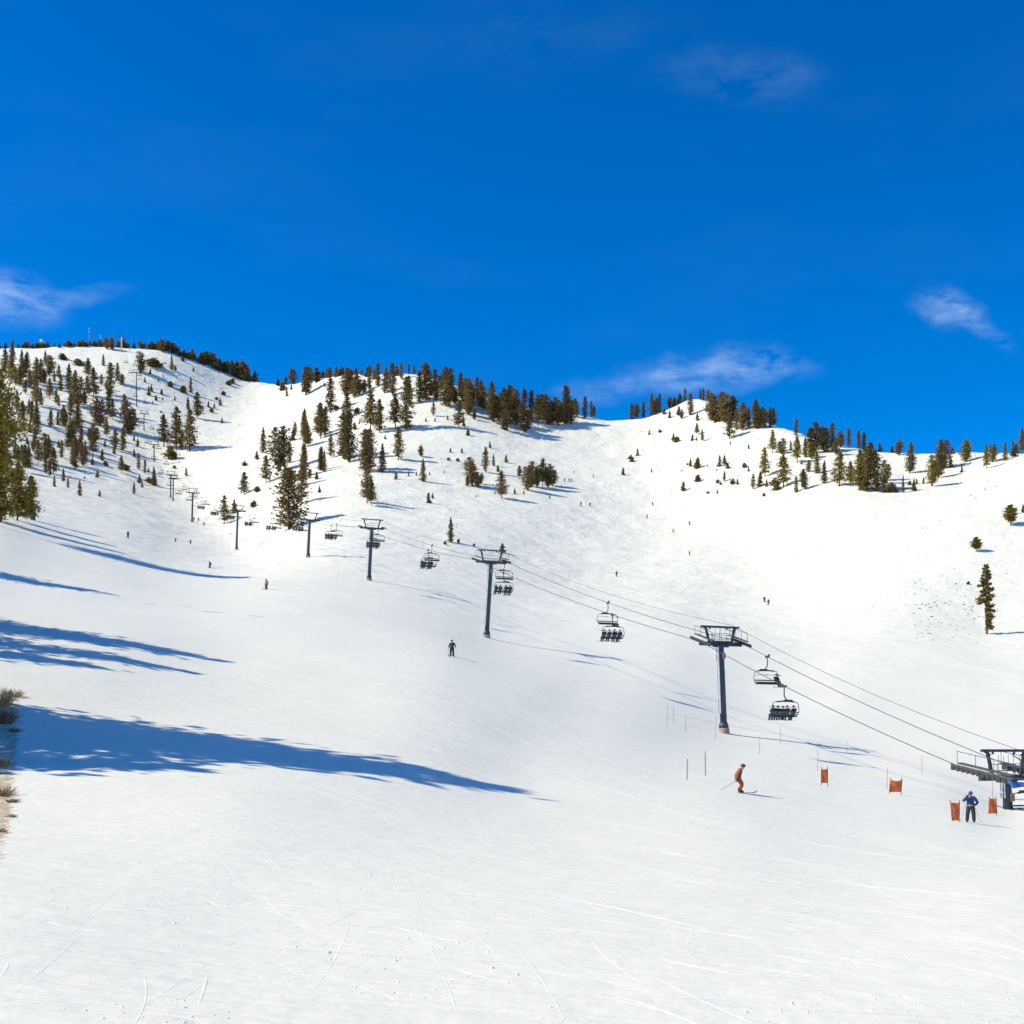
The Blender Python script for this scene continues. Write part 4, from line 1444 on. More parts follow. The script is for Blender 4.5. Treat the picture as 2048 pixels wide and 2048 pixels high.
def seated(arm=0.0):
    J = {'pelvis': V(0, .0, .12), 'spine': V(0, -.03, .30), 'chest': V(0, -.04, .50), 'neck': V(0, -.02, .66), 'jaw': V(0, .0, .74), 'crown': V(0, 0, .87), 'nose': V(0, .09, .77)}
    for s, q in ((-1, 'L'), (1, 'R')):
        J['sh' + q] = V(s * .19, -.04, .58); J['el' + q] = V(s * .25, .05, .34); J['wr' + q] = V(s * .17, .26, .30 + arm); J['ha' + q] = V(s * .15, .34, .30 + arm)
        J['hi' + q] = V(s * .10, .08, .09); J['kn' + q] = V(s * .13, .48, .08); J['an' + q] = V(s * .13, .50, -.34); J['to' + q] = V(s * .14, .68, -.40)
    return J


def glove_mesh(J, q):
    w, h = Vector(J['wr' + q]), Vector(J['ha' + q])
    d = (h - w).normalized()
    side = d.cross(Vector((0, 0, 1))).normalized()
    if side.length < .1: side = Vector((1, 0, 0))
    up = side.cross(d)
    m = MB()
    m.tube([h - d * .06, h + d * .02, h + d * .05], [.045, .050, .040], 8)
    for i, ln in enumerate((.070, .085, .080, .060)):
        o = h + d * .04 + side * (-.033 + .022 * i)
        m.tube([o, o + d * ln * .55 - up * .012, o + d * ln * .8 - up * .045], [.0125, .012, .010], 6)
    s = -1 if q == 'L' else 1
    o = h - d * .01 - side * s * .045
    m.tube([o, o + d * .035 - side * s * .025 - up * .01, o + d * .06 - side * s * .012 - up * .035], [.015, .014, .011], 6)
    return m


def ellipsoid(c, r, n=10, rows=7, cut=-1.0):
    vs, fs = [], []
    for i in range(rows + 1):
        ph = -math.pi / 2 + math.pi * i / rows
        for k in range(n):
            a = 2 * math.pi * k / n
            vs.append((c[0] + r[0] * math.cos(ph) * math.cos(a), c[1] + r[1] * math.cos(ph) * math.sin(a), c[2] + r[2] * max(math.sin(ph), cut)))
    for i in range(rows):
        for k in range(n):
            k2 = (k + 1) % n
            fs.append((i * n + k, i * n + k2, (i + 1) * n + k2, (i + 1) * n + k))
    return vs, fs


BODY = {}


def person(key, J, loc, rz, jacket, pants, hat, label, gear='ski', scale=1.0, group=None, pole_tip=None, gloves=True, detail=True, face=None, backpack=None, belt=None, cat='person'):
    if key not in BODY:
        BODY[key] = body_mesh(J, 'body_' + key)
    me = BODY[key].copy()
    me.materials[0] = cloth(jacket); me.materials[1] = cloth(pants)
    if face is not None: me.materials[2] = cloth(face)
    me.materials[3] = cloth((.02, .02, .022))
    e = empty('person', loc, rz)
    e.scale = (scale,) * 3
    tag(e, label, cat, group)
    link('body', me, e)
    c = (Vector(J['crown']) + Vector(J['jaw'])) / 2
    m = MB(); m.add(*ellipsoid((c.x, c.y - .005, c.z + .045), (.125, .14, .125), 12, 8, -.35))
    m.build('helmet', cloth(hat), e, True)
    fwd = (Vector(J['nose']) - Vector(J['jaw'])); fwd.z = 0
    fwd = fwd.normalized() if fwd.length > 1e-4 else Vector((0, 1, 0))
    sd = fwd.cross(Vector((0, 0, 1)))
    if detail:
        m = MB()
        g0 = c + fwd * .095 + Vector((0, 0, .02))
        m.tube([g0 - sd * .095 - fwd * .05, g0 - sd * .06, g0 + fwd * .012, g0 + sd * .06, g0 + sd * .095 - fwd * .05], [.022, .034, .036, .034, .022], 8)
        m.build('goggles', cloth((.02, .015, .02)), e, True)
        for q in 'LR':
            glove_mesh(J, q).build('glove', cloth((.02, .02, .022)), e, True)
    for q in 'LR':
        a, t = Vector(J['an' + q]), Vector(J['to' + q])
        m = MB(); m.tube([a + Vector((0, 0, .16)), a + Vector((0, 0, -.03)), a.lerp(t, .5) + Vector((0, 0, -.03)), t], [.075, .08, .07, .05], 8)
        m.build('boot', cloth((.03, .03, .033)), e, True)
        if gear == 'ski':
            d = Vector((t.x - a.x, t.y - a.y, t.z - a.z)); d.z = 0; d = d.normalized()
            b = Vector((a.x, a.y, min(a.z, t.z) - .075))
            n_ = d.cross(Vector((0, 0, 1)))
            vs, fs = [], []
            for i, (s, z, w) in enumerate(((-.75, .0, .045), (-.2, 0, .04), (.3, 0, .04), (.75, .0, .045), (.90, .06, .042), (.98, .13, .02))):
                for sw in (-1, 1):
                    for zz in (0, .022):
                        vs.append(b + d * s + n_ * (sw * w) + Vector((0, 0, z + zz)))
            for i in range(5):
                o_ = i * 4
                fs += [(o_, o_ + 2, o_ + 6, o_ + 4), (o_ + 1, o_ + 5, o_ + 7, o_ + 3), (o_, o_ + 4, o_ + 5, o_ + 1), (o_ + 2, o_ + 3, o_ + 7, o_ + 6)]
            fs += [(0, 1, 3, 2), (20, 22, 23, 21)]
            m = MB(); m.add(vs, fs); m.build('ski', cloth((.10, .10, .12)), e)
        if pole_tip is not None:
            h = Vector(J['ha' + q])
            tip = Vector(pole_tip[0 if q == 'L' else 1])
            m = MB(); m.tube([h + (h - tip).normalized() * .10, h, tip], [.018, .010, .007], 6)
            b_ = h.lerp(tip, .93)
            m.tube([b_ - Vector((0, 0, .006)), b_ + Vector((0, 0, .006))], [.045, .045], 8)
            m.build('ski_pole', cloth((.22, .22, .24)), e)
    if gear == 'board':
        a = (Vector(J['anL']) + Vector(J['anR'])) / 2
        d = (Vector(J['anR']) - Vector(J['anL'])); d.z = 0; d = d.normalized()
        n_ = d.cross(Vector((0, 0, 1)))
        vs, fs = [], []
        prof_ = ((-.78, .07, .06), (-.68, .02, .12), (-.4, 0, .125), (0, 0, .115), (.4, 0, .125), (.68, .02, .12), (.78, .07, .06))
        zb = min(J['anL'].z, J['toL'].z) - .07
        for s, z, w in prof_:
            for sw in (-1, 1):
                for zz in (0, .02):
                    p = Vector((a.x, a.y + .06, zb)) + d * s + n_ * (sw * w); p.z += z + zz
                    vs.append(p)
        for i in range(len(prof_) - 1):
            o_ = i * 4
            fs += [(o_, o_ + 2, o_ + 6, o_ + 4), (o_ + 1, o_ + 5, o_ + 7, o_ + 3), (o_, o_ + 4, o_ + 5, o_ + 1), (o_ + 2, o_ + 3, o_ + 7, o_ + 6)]
        m = MB(); m.add(vs, fs); m.build('snowboard', cloth((.25, .12, .08)), e)
    if belt is not None:
        pv = Vector(J['pelvis'])
        m = MB(); m.tube([(pv.x + .205 * math.cos(a), pv.y + .175 * math.sin(a), pv.z + .03) for a in np.linspace(0, 6.2832, 17)], .028, 6, cap=False)
        m.build('belt', cloth(belt), e, True)
    if backpack is not None:
        ch = Vector(J['chest'])
        m = MB(); m.add(*ellipsoid((ch.x, ch.y - .20, ch.z - .05), (.15, .09, .22), 10, 8))
        m.build('backpack', cloth(backpack), e, True)
    return e


def ground_at(px, py):
    p = T.pick(px, py)
    return Vector((p.x, p.y, p.z + 0.005))


def build_people():
    random.seed(11)
    # skier in rust and orange gliding right, hands low behind, poles trailing
    J = crouch(0.55)
    for s, q in ((-1, 'L'), (1, 'R')):
        J['el' + q] = V(s * .27, -.18, 1.02); J['wr' + q] = V(s * .27, -.20, .80); J['ha' + q] = V(s * .27, -.17, .72)
    J['jaw'] = V(0, .14, 1.41); J['crown'] = V(0, .21, 1.53); J['nose'] = V(0, .26, 1.39)
    p = ground_at(1480, 1586)
    sc = 60 / F * p.y / 1.68
    person('glide', J, p, -math.pi / 2 - .05, (.25, .085, .05), (.42, .065, .02), (.13, .03, .03),
           'skier in rust jacket and orange red trousers gliding right, knees bent', scale=sc,
           pole_tip=((-.34, -1.15, .10), (.34, -1.20, .08)))
    # person standing between the orange panels
    J = stand(.165)
    J['elL'] = V(-.42, -.08, 1.14); J['wrL'] = V(-.24, .05, 1.00); J['haL'] = V(-.17, .10, .99)
    J['elR'] = V(.42, .12, 1.22); J['wrR'] = V(.24, .22, 1.46); J['haR'] = V(.17, .22, 1.54)
    p = ground_at(1941, 1645)
    sc = 63 / F * p.y / 1.80
    person('onlooker', J, p, math.pi * .93, (.018, .085, .20), (.032, .028, .040), (.10, .06, .52),
           'person in blue jacket, dark trousers and violet helmet, one hand raised to the face', scale=sc, backpack=(.10, .05, .13), gear='none',
           pole_tip=((-.62, .10, .0), (.55, -.05, .0)), face=(.60, .20, .30), belt=(.50, .38, .27))
    # skier in navy halfway up
    J = stand(.14)
    J['elL'] = V(-.36, .02, 1.18); J['wrL'] = V(-.44, .20, 1.02); J['haL'] = V(-.46, .28, 1.00)
    p = ground_at(904, 1313)
    person('navy', J, p, math.pi * .95, (.022, .030, .060), (.020, .024, .040), (.02, .022, .03),
           'skier all in dark navy standing alone on the middle piste', scale=33.5 / F * p.y / 1.80, pole_tip=((-.55, .45, .0), (.36, .42, .0)))
    J2 = crouch(0.45)
    p = ground_at(533, 1179)
    person('greyskier', J2, p, math.pi * .8, (.20, .21, .23), (.035, .037, .045), (.10, .10, .11),
           'skier in grey jacket and dark trousers on the upper left piste', scale=22 / F * p.y / 1.70, pole_tip=((-.5, .35, .0), (.5, .35, .0)))
    J3 = crouch(1.0)
    p = ground_at(420, 1136)
    person('boarder', J3, p, math.pi * .35, (.025, .028, .045), (.03, .032, .045), (.02, .02, .03),
           'dark crouched snowboarder carving left of the fifth lift tower foot', gear='board', scale=13.5 / F * p.y / 1.5)
    far = [(256, 1076, 14, (.10, .055, .04), 'tiny skier in brown on the crest at far left'),
           (351, 1084, 9, (.16, .12, .09), 'tiny pale skier left of a pair below the sixth tower'),
           (381, 1088, 9, (.05, .05, .06), 'tiny dark skier below the sixth lift tower'),
           (388, 1041, 8, (.05, .05, .06), 'tiny skier right beside the sixth tower foot'),
           (397, 1043, 8, (.09, .07, .08), 'tiny skier second right of the sixth tower foot'),
           (408, 1051, 8, (.05, .06, .09), 'tiny skier farthest right of the sixth tower foot'),
           (1162, 1012, 9, (.03, .035, .045), 'left one of two tiny skiers below the mid slope clump'),
           (1180, 1013, 9, (.03, .03, .035), 'right one of two tiny skiers below the mid slope clump'),
           (1129, 963, 7, (.06, .06, .07), 'left of three tiny skiers right of the clump'),
           (1138, 963, 7, (.04, .04, .05), 'middle of three tiny skiers right of the clump'),
           (1143, 963, 7, (.05, .04, .05), 'right of three tiny skiers right of the clump'),
           (1148, 946, 5, (.12, .08, .06), 'tiny skier highest beside the clump'),
           (1187, 955, 6, (.05, .05, .06), 'tiny skier alone on the upper piste centre'),
           (1305, 1011, 8, (.05, .05, .05), 'tiny skier alone below the right knoll slope'),
           (1294, 1037, 8, (.04, .05, .05), 'tiny skier just below the one under the knoll'),
           (1379, 1050, 9, (.05, .05, .06), 'tiny skier high on the wide bowl, right of others'),
           (1346, 1065, 8, (.05, .05, .06), 'tiny skier in the middle of the wide bowl'),
           (1379, 1110, 9, (.03, .03, .05), 'tiny dark skier low on the wide bowl'),
           (1233, 1153, 11, (.03, .03, .05), 'tiny dark skier above the empty chair in mid bowl'),
           (1529, 1204, 12, (.03, .05, .10), 'blue left one of two skiers above the nearest tower'),
           (1537, 1210, 12, (.04, .04, .05), 'dark right one of two skiers above the nearest tower')]
    for i, (px, py, hp, jk, lab) in enumerate(far):
        p = ground_at(px, py)
        key = ('navy', 'greyskier')[i % 2]
        person(key, (J, J2)[i % 2], p, random.uniform(2.2, 4.0), jk, (.03, .032, .04), (.03, .03, .035), lab, scale=hp / F * p.y / 1.75, group='skiers far up the slope', detail=False)
    # riders
    S = {'sitA': seated(0.0), 'sitB': seated(0.06)}
    tones = [((.015, .045, .080), (.022, .026, .035), (.012, .015, .03), 'blue'), ((.020, .030, .035), (.05, .045, .015), (.015, .02, .02), 'charcoal'),
             ((.055, .05, .09), (.02, .022, .03), (.03, .02, .07), 'violet grey'), ((.025, .09, .022), (.03, .035, .02), (.03, .08, .03), 'green'),
             ((.016, .018, .045), (.02, .02, .03), (.012, .012, .025), 'navy')]
    seats = [[-1.16, -.62, -.08, .40, 1.10], [-1.05, -.35, .35, 1.05], [-1.1, -.45, .45, 1.1], [-1.05, -.55, .1, .6], [-1.1, -.5, 0.05, .6, 1.1]]
    where = ['farthest left', 'second from left', 'third from left', 'fourth from left', 'fifth from left']
    for ci, ch in enumerate(UP_CHAIRS[:12]):
        xs = seats[ci % len(seats)]
        rm = Matrix.Rotation(ch.rotation_euler.z, 3, 'Z')
        for k, x in enumerate(xs):
            tone = tones[(k + ci * 2) % 5] if ci else tones[k]
            loc = Vector(ch.location) + rm @ Vector((x, .10, SEAT_Z + .08))
            lab = 'rider in %s, %s on the %s chair going uphill' % (tone[3], where[k], NTH[ci])
            person('sitA' if k % 2 else 'sitB', S['sitA' if k % 2 else 'sitB'], loc, ch.rotation_euler.z + random.uniform(-.12, .12), tone[0], tone[1], tone[2], lab,
                   gear='ski' if (k + ci) % 3 else 'none', scale=random.uniform(.92, 1.04), group='riders on the chairlift', detail=ci < 2)
    ch = DOWN_CHAIRS[1]
    rm = Matrix.Rotation(ch.rotation_euler.z, 3, 'Z')
    person('sitA', S['sitA'], Vector(ch.location) + rm @ Vector((-1.05, .10, SEAT_Z + .08)), ch.rotation_euler.z, (.03, .03, .035), (.02, .022, .03), (.02, .02, .022),
           'lone rider in dark clothes riding the chair downhill', gear='board', group='riders on the chairlift')


build_people()

# ------------------------------------------------------------------ orange panels, poles, ropes
def mesh_fabric():
    m = bpy.data.materials.new('orange_net')
    m.use_nodes = True
    nt = m.node_tree
    b = nt.nodes['Principled BSDF']
    b.inputs['Roughness'].default_value = 0.7
    tc = N(nt, 'ShaderNodeTexCoord')
    nz = N(nt, 'ShaderNodeTexNoise'); nz.inputs['Scale'].default_value = 2.5; nz.inputs['Detail'].default_value = 4
    L(nt, tc.outputs['Object'], nz.inputs['Vector'])
    r = N(nt, 'ShaderNodeValToRGB')
    r.color_ramp.elements[0].color = (0.48, 0.10, 0.03, 1); r.color_ramp.elements[0].position = .3
    r.color_ramp.elements[1].color = (0.80, 0.17, 0.035, 1); r.color_ramp.elements[1].position = .7
    L(nt, nz.outputs[0], r.inputs[0]); L(nt, r.outputs[0], b.inputs['Base Color'])
    b.inputs['Subsurface Weight'].default_value = 0.0
    return m


M['orange_net'] = mesh_fabric()
M['pole_dark'] = principled('pole_dark', (0.05, 0.05, 0.055), 0.6)
M['bamboo'] = principled('bamboo', (0.30, 0.22, 0.20), 0.7, noise=.3, scale=3)
M['rope_pink'] = principled('rope_pink', (0.62, 0.34, 0.26), 0.8)


def panel(px0, px1, row_top, row_base, gap, label, tl=0.0, tr=0.0, sag=0.05, seed=0):
    pxm = (px0 + px1) / 2
    p = T.pick(pxm, row_base + gap)
    y = p.y
    W = (px1 - px0) / F * y
    Hh = (row_base - row_top) / F * y
    g = gap / F * y
    e = empty('orange_panel', (p.x, y, p.z), 0)
    tag(e, label, 'panel', 'orange net panels')
    rn = random.Random(seed)
    nx, nz = 9, 11
    vs, fs = [], []
    for i in range(nx):
        for j in range(nz):
            a, b = i / (nx - 1) - .5, j / (nz - 1)
            wtop = 1 + tl * (b - .3)
            x = a * W * wtop + tr * (b - .5) * W
            z = g + b * Hh - sag * Hh * math.cos(a * math.pi) * b
            yy = 0.10 * W * math.sin(a * 5 + b * 4 + seed) * (1 - abs(2 * a)) + 0.02 * rn.uniform(-1, 1)
            vs.append((x, yy, z))
    for i in range(nx - 1):
        for j in range(nz - 1):
            q = i * nz + j
            fs.append((q, q + nz, q + nz + 1, q + 1))
    m = MB(); m.add(vs, fs)
    o = m.build('net', M['orange_net'], e, True)
    s = o.modifiers.new('thick', 'SOLIDIFY'); s.thickness = 0.012
    for sx in (-.5, .5):
        xb = sx * W * (1 + tl * -.3) + tr * -.5 * W; xt = sx * W * (1 + tl * .7) + tr * .5 * W
        q = MB(); q.tube([(xb * .93, .02, -.15), (xt * .93, .02, g + Hh * 1.13)], .024, 8)
        q.build('pole', M['pole_dark'], e)


panel(1642, 1656, 1537, 1566, 6, 'narrow twisted orange net panel, farthest left of the four', -.05, .0, .06, 1)
panel(1779, 1804, 1558, 1584, 5, 'wide orange net panel with a sagging top, beside the chair shadow', .0, .08, .16, 2)
panel(1903, 1919, 1605, 1641, 2, 'orange net panel left of the standing person', .38, -.15, .02, 3)
panel(1977, 1994, 1597, 1627, 2, 'orange net panel left of the low lift tower', -.22, .0, .02, 4)


def thin_pole(px, row_top, row_base, label, dark=False, lean=0.0):
    p = T.pick(px, row_base)
    h = (row_base - row_top) / F * p.y
    m = MB()
    r = .026 if dark else .020
    m.tube([(0, 0, -.2), (lean * h * .5, 0, h * .55), (lean * h, 0, h)], [r, r, r * .7], 8)
    m.tube([(lean * h * .8 , 0, h * .80), (lean * h * .82, 0, h * .82)], [r * 1.5, r * 1.5], 8)
    o = m.build('bamboo_pole', M['pole_dark'] if dark else M['bamboo'])
    o.location = p
    tag(o, label, 'pole', 'marker poles near the lift')
    return p, h


group1, group2 = [], []
for px, a, b, lab in ((1334, 1411, 1451, 'thin pole farthest left in the front rope line'), (1371, 1431, 1463, 'thin short pole left of the nearest lift tower foot'),
                      (1430, 1432, 1480, 'thin leaning pole just left of the nearest tower foot'), (1519, 1472, 1508, 'thin pole in the tower shadow right of the nearest tower'),
                      (1635, 1500, 1543, 'thin pole beside the twisted orange panel'), (1774, 1533, 1579, 'thin pole beside the wide orange panel')):
    group1.append(thin_pole(px, a, b, lab, lean=.06 if px == 1430 else .02))
for px, a, b, lab in ((1347, 1411, 1447, 'thin pole second from left in the rear rope line'), (1561, 1455, 1486, 'thin pole behind the tower shadow in the rear line'),
                      (1694, 1480, 1507, 'thin pole above the wide orange panel, rear line'), (1844, 1511, 1550, 'thin pole between the wide panel and the standing person, rear line'),
                      (1985, 1560, 1600, 'thin pole behind the panel by the low tower')):
    group2.append(thin_pole(px, a, b, lab, lean=-.01))
thin_pole(1374, 1517, 1559, 'left one of two dark poles left of the gliding skier', True, .02)
thin_pole(1411, 1502, 1551, 'right one of two dark poles left of the gliding skier', True, -.02)


def rope_line(grp, label, frac):
    m = MB()
    pts = []
    for (p, h), (q, h2) in zip(grp[:-1], grp[1:]):
        a = Vector((p.x, p.y, p.z + h * frac)); b = Vector((q.x, q.y, q.z + h2 * frac))
        for k in range(8):
            s = k / 8
            w = a.lerp(b, s)
            w.z = max(w.z - 4 * .10 * s * (1 - s), T.h(w.x, w.y) + .06)
            pts.append(w)
    pts.append(Vector((grp[-1][0].x, grp[-1][0].y, grp[-1][0].z + grp[-1][1] * frac)))
    m.tube(pts, .011, 5)
    tag(m.build('boundary_rope', M['rope_pink']), label, 'rope')


rope_line(group1, 'thin pinkish rope along the front line of poles', .42)
rope_line(group2, 'thin pinkish rope along the rear line of poles', .55)

# ------------------------------------------------------------------ small things on the heights
M['teal'] = principled('teal_box', (0.02, 0.16, 0.15), 0.6)
p = T.pick(66, 1040)
e = empty('equipment_box', p, .2)
tag(e, 'small teal green equipment box beside the left edge pines', 'box')
s = p.y / F
m = MB(); m.box((0, 0, 4.5 * s), (9 * s, 6 * s, 9 * s)).build('body', M['teal'], e)
m = MB(); m.box((0, 0, 9.4 * s), (10 * s, 7 * s, .8 * s)).build('lid', M['pole_dark'], e)
m = MB(); m.box((0, -3.05 * s, 4.5 * s), (5 * s, .15 * s, 6 * s)).build('door', M['teal'], e)

p = T.pick(83, 690, 3)
s = p.y / F
e = empty('radome', p)
tag(e, 'white ball shaped radome on the left skyline', 'radome')
vs, fs = ellipsoid((0, 0, 11 * s + p.y * (HZ - 693) / F - p.z), (3.4 * s, 3.4 * s, 3.6 * s), 18, 12)
zc = 11 * s + p.y * (HZ - 693) / F - p.z
m = MB(); m.add(vs, fs); m.build('dome', M['white_paint'], e, True)
m = MB()
for a in range(4):
    m.tube([(2.2 * s * math.cos(a * 1.571 + .7), 2.2 * s * math.sin(a * 1.571 + .7), -.5), (1.6 * s * math.cos(a * 1.571 + .7), 1.6 * s * math.sin(a * 1.571 + .7), zc - 2.4 * s)], .3 * s, 6)
m.build('stand', M['galv'], e)
M['mast_red'] = principled('mast_red', (0.55, 0.13, 0.10), 0.6)
for px, top, base, lab in ((178, 657, 690, 'tall red and white antenna mast on the left skyline'), (201, 672, 690, 'short antenna mast right of the tall one on the skyline')):
    p = T.pick(px, base, 4)
    h = p.y * (HZ - top) / F - p.z
    s = p.y / F
    e = empty('antenna_mast', p)
    tag(e, lab, 'mast')
    m = MB()
    w = .55 * s if px == 178 else .35 * s
    for a in range(3):
        m.tube([(w * 1.4 * math.cos(a * 2.094), w * 1.4 * math.sin(a * 2.094), -.5), (w * .4 * math.cos(a * 2.094), w * .4 * math.sin(a * 2.094), h)], .07, 5)
    z = 0
    k = 0
    while z < h - 2:
        f0, f1 = 1.4 - z / h, 1.4 - (z + 2) / h
        a, b = k % 3, (k + 1) % 3
        m.tube([(w * f0 * math.cos(a * 2.094), w * f0 * math.sin(a * 2.094), z), (w * f1 * math.cos(b * 2.094), w * f1 * math.sin(b * 2.094), z + 2)], .06, 4)
        z += 1.2; k += 1
    m.build('lattice', M['mast_red'], e)
    m = MB()
    for q in (.55, .8, .97):
        m.cyl((w * .6, 0, h * q), (w * .6, 0, h * q + 1.0), .2, 8)
    m.build('aerial', M['white_paint'], e)

# ------------------------------------------------------------------ stones and scrub poking through, snow clods, ski tracks, dry grass
M['stone'] = principled('stone', (0.13, 0.105, 0.085), 0.9, noise=.4, scale=.6)
M['clod'] = principled('snow_clod', (0.86, 0.87, 0.872), 0.6, noise=.04, scale=6)
M['straw'] = principled('straw', (0.50, 0.35, 0.17), 0.9, noise=.35, scale=5)
M['twig'] = principled('twig', (0.23, 0.145, 0.09), 0.9, noise=.3, scale=5)
ICO_V = []
g_ = (1 + 5 ** .5) / 2
for a in (-1, 1):
    for b in (-g_, g_):
        ICO_V += [(a, b, 0), (0, a, b), (b, 0, a)]
ICO_V = np.array(ICO_V) / np.linalg.norm(ICO_V[0])
ICO_F = []
for i in range(12):
    for j in range(i + 1, 12):
        for k in range(j + 1, 12):
            d = [np.linalg.norm(ICO_V[a] - ICO_V[b]) for a, b in ((i, j), (j, k), (i, k))]
            if max(d) < 1.2:
                n = np.cross(ICO_V[j] - ICO_V[i], ICO_V[k] - ICO_V[i])
                ICO_F.append((i, j, k) if n @ ICO_V[i] > 0 else (i, k, j))
ICO_F = np.array(ICO_F)


def lumps(name, pts, sizes, mat, flat, seed, label, cat, stretch=1.0):
    rnd = np.random.RandomState(seed)
    vs, fs = [], []
    for i, (p, s) in enumerate(zip(pts, sizes)):
        v = ICO_V * (s * (0.65 + .6 * rnd.rand(12, 1)))
        v[:, 2] *= flat
        v[:, 0] *= stretch * (.8 + .5 * rnd.rand())
        a = rnd.rand() * .8 - .4
        c, sn = math.cos(a), math.sin(a)
        v = v @ np.array([[c, sn, 0], [-sn, c, 0], [0, 0, 1]])
        vs.append(v + np.array(p) + np.array([0, 0, s * flat * .25]))
        fs.append(ICO_F + 12 * i)
    me = fast_mesh(name, np.concatenate(vs), np.concatenate(fs), mat)
    o = link(name, me)
    tag(o, label, cat, kind='stuff')


rnd = np.random.RandomState(3)
pts, sz = [], []
for x0, x1, y0, y1, n, s0, s1 in ((1820, 1990, 1155, 1290, 60, 1.0, 2.6), (1270, 1560, 855, 1000, 70, .8, 2.2), (880, 1110, 960, 1095, 36, .8, 2.2), (250, 480, 700, 900, 60, .8, 2.4),
                                  (640, 900, 940, 1100, 50, .8, 2.2), (1560, 2048, 1000, 1160, 46, .8, 2.4), (0, 250, 700, 960, 60, .8, 2.4), (560, 900, 770, 930, 40, .8, 2.2),
                                  (1850, 2048, 900, 1000, 20, 1.0, 3.0), (500, 620, 1010, 1060, 14, .8, 2.0), (1820, 1960, 1200, 1270, 40, 1.2, 3.2)):
    for k in range(n):
        px, py = rnd.uniform(x0, x1), rnd.uniform(y0, y1)
        row = np.interp(px, [q[0] for q in SKYLINE], [q[1] for q in SKYLINE])
        if py < row + 10: continue
        p = T.pick(px, py)
        pts.append(p); sz.append(rnd.uniform(s0, s1) * .66 * p.y / F)
lumps('scattered_stones', pts, sz, M['stone'], .5, 4, 'small dark stones and scrub poking through the snow on the upper slopes', 'stones', 1.5)

pts, sz = [], []
for k in range(1000):
    px, py = rnd.uniform(-20, 2070), 2060 - 440 * rnd.rand() ** 1.3
    if vnoise(np.array([px / 190.0]), np.array([py / 70.0]), 4)[0] < .05: continue
    p = T.pick(px, py)
    pts.append(p); sz.append(rnd.uniform(.006, .022) * (1 + 1.0 * (rnd.rand() < .05)))
lumps('snow_clods', pts, sz, M['snow'], .7, 6, 'loose clods of snow scattered over the foreground piste', 'snow')


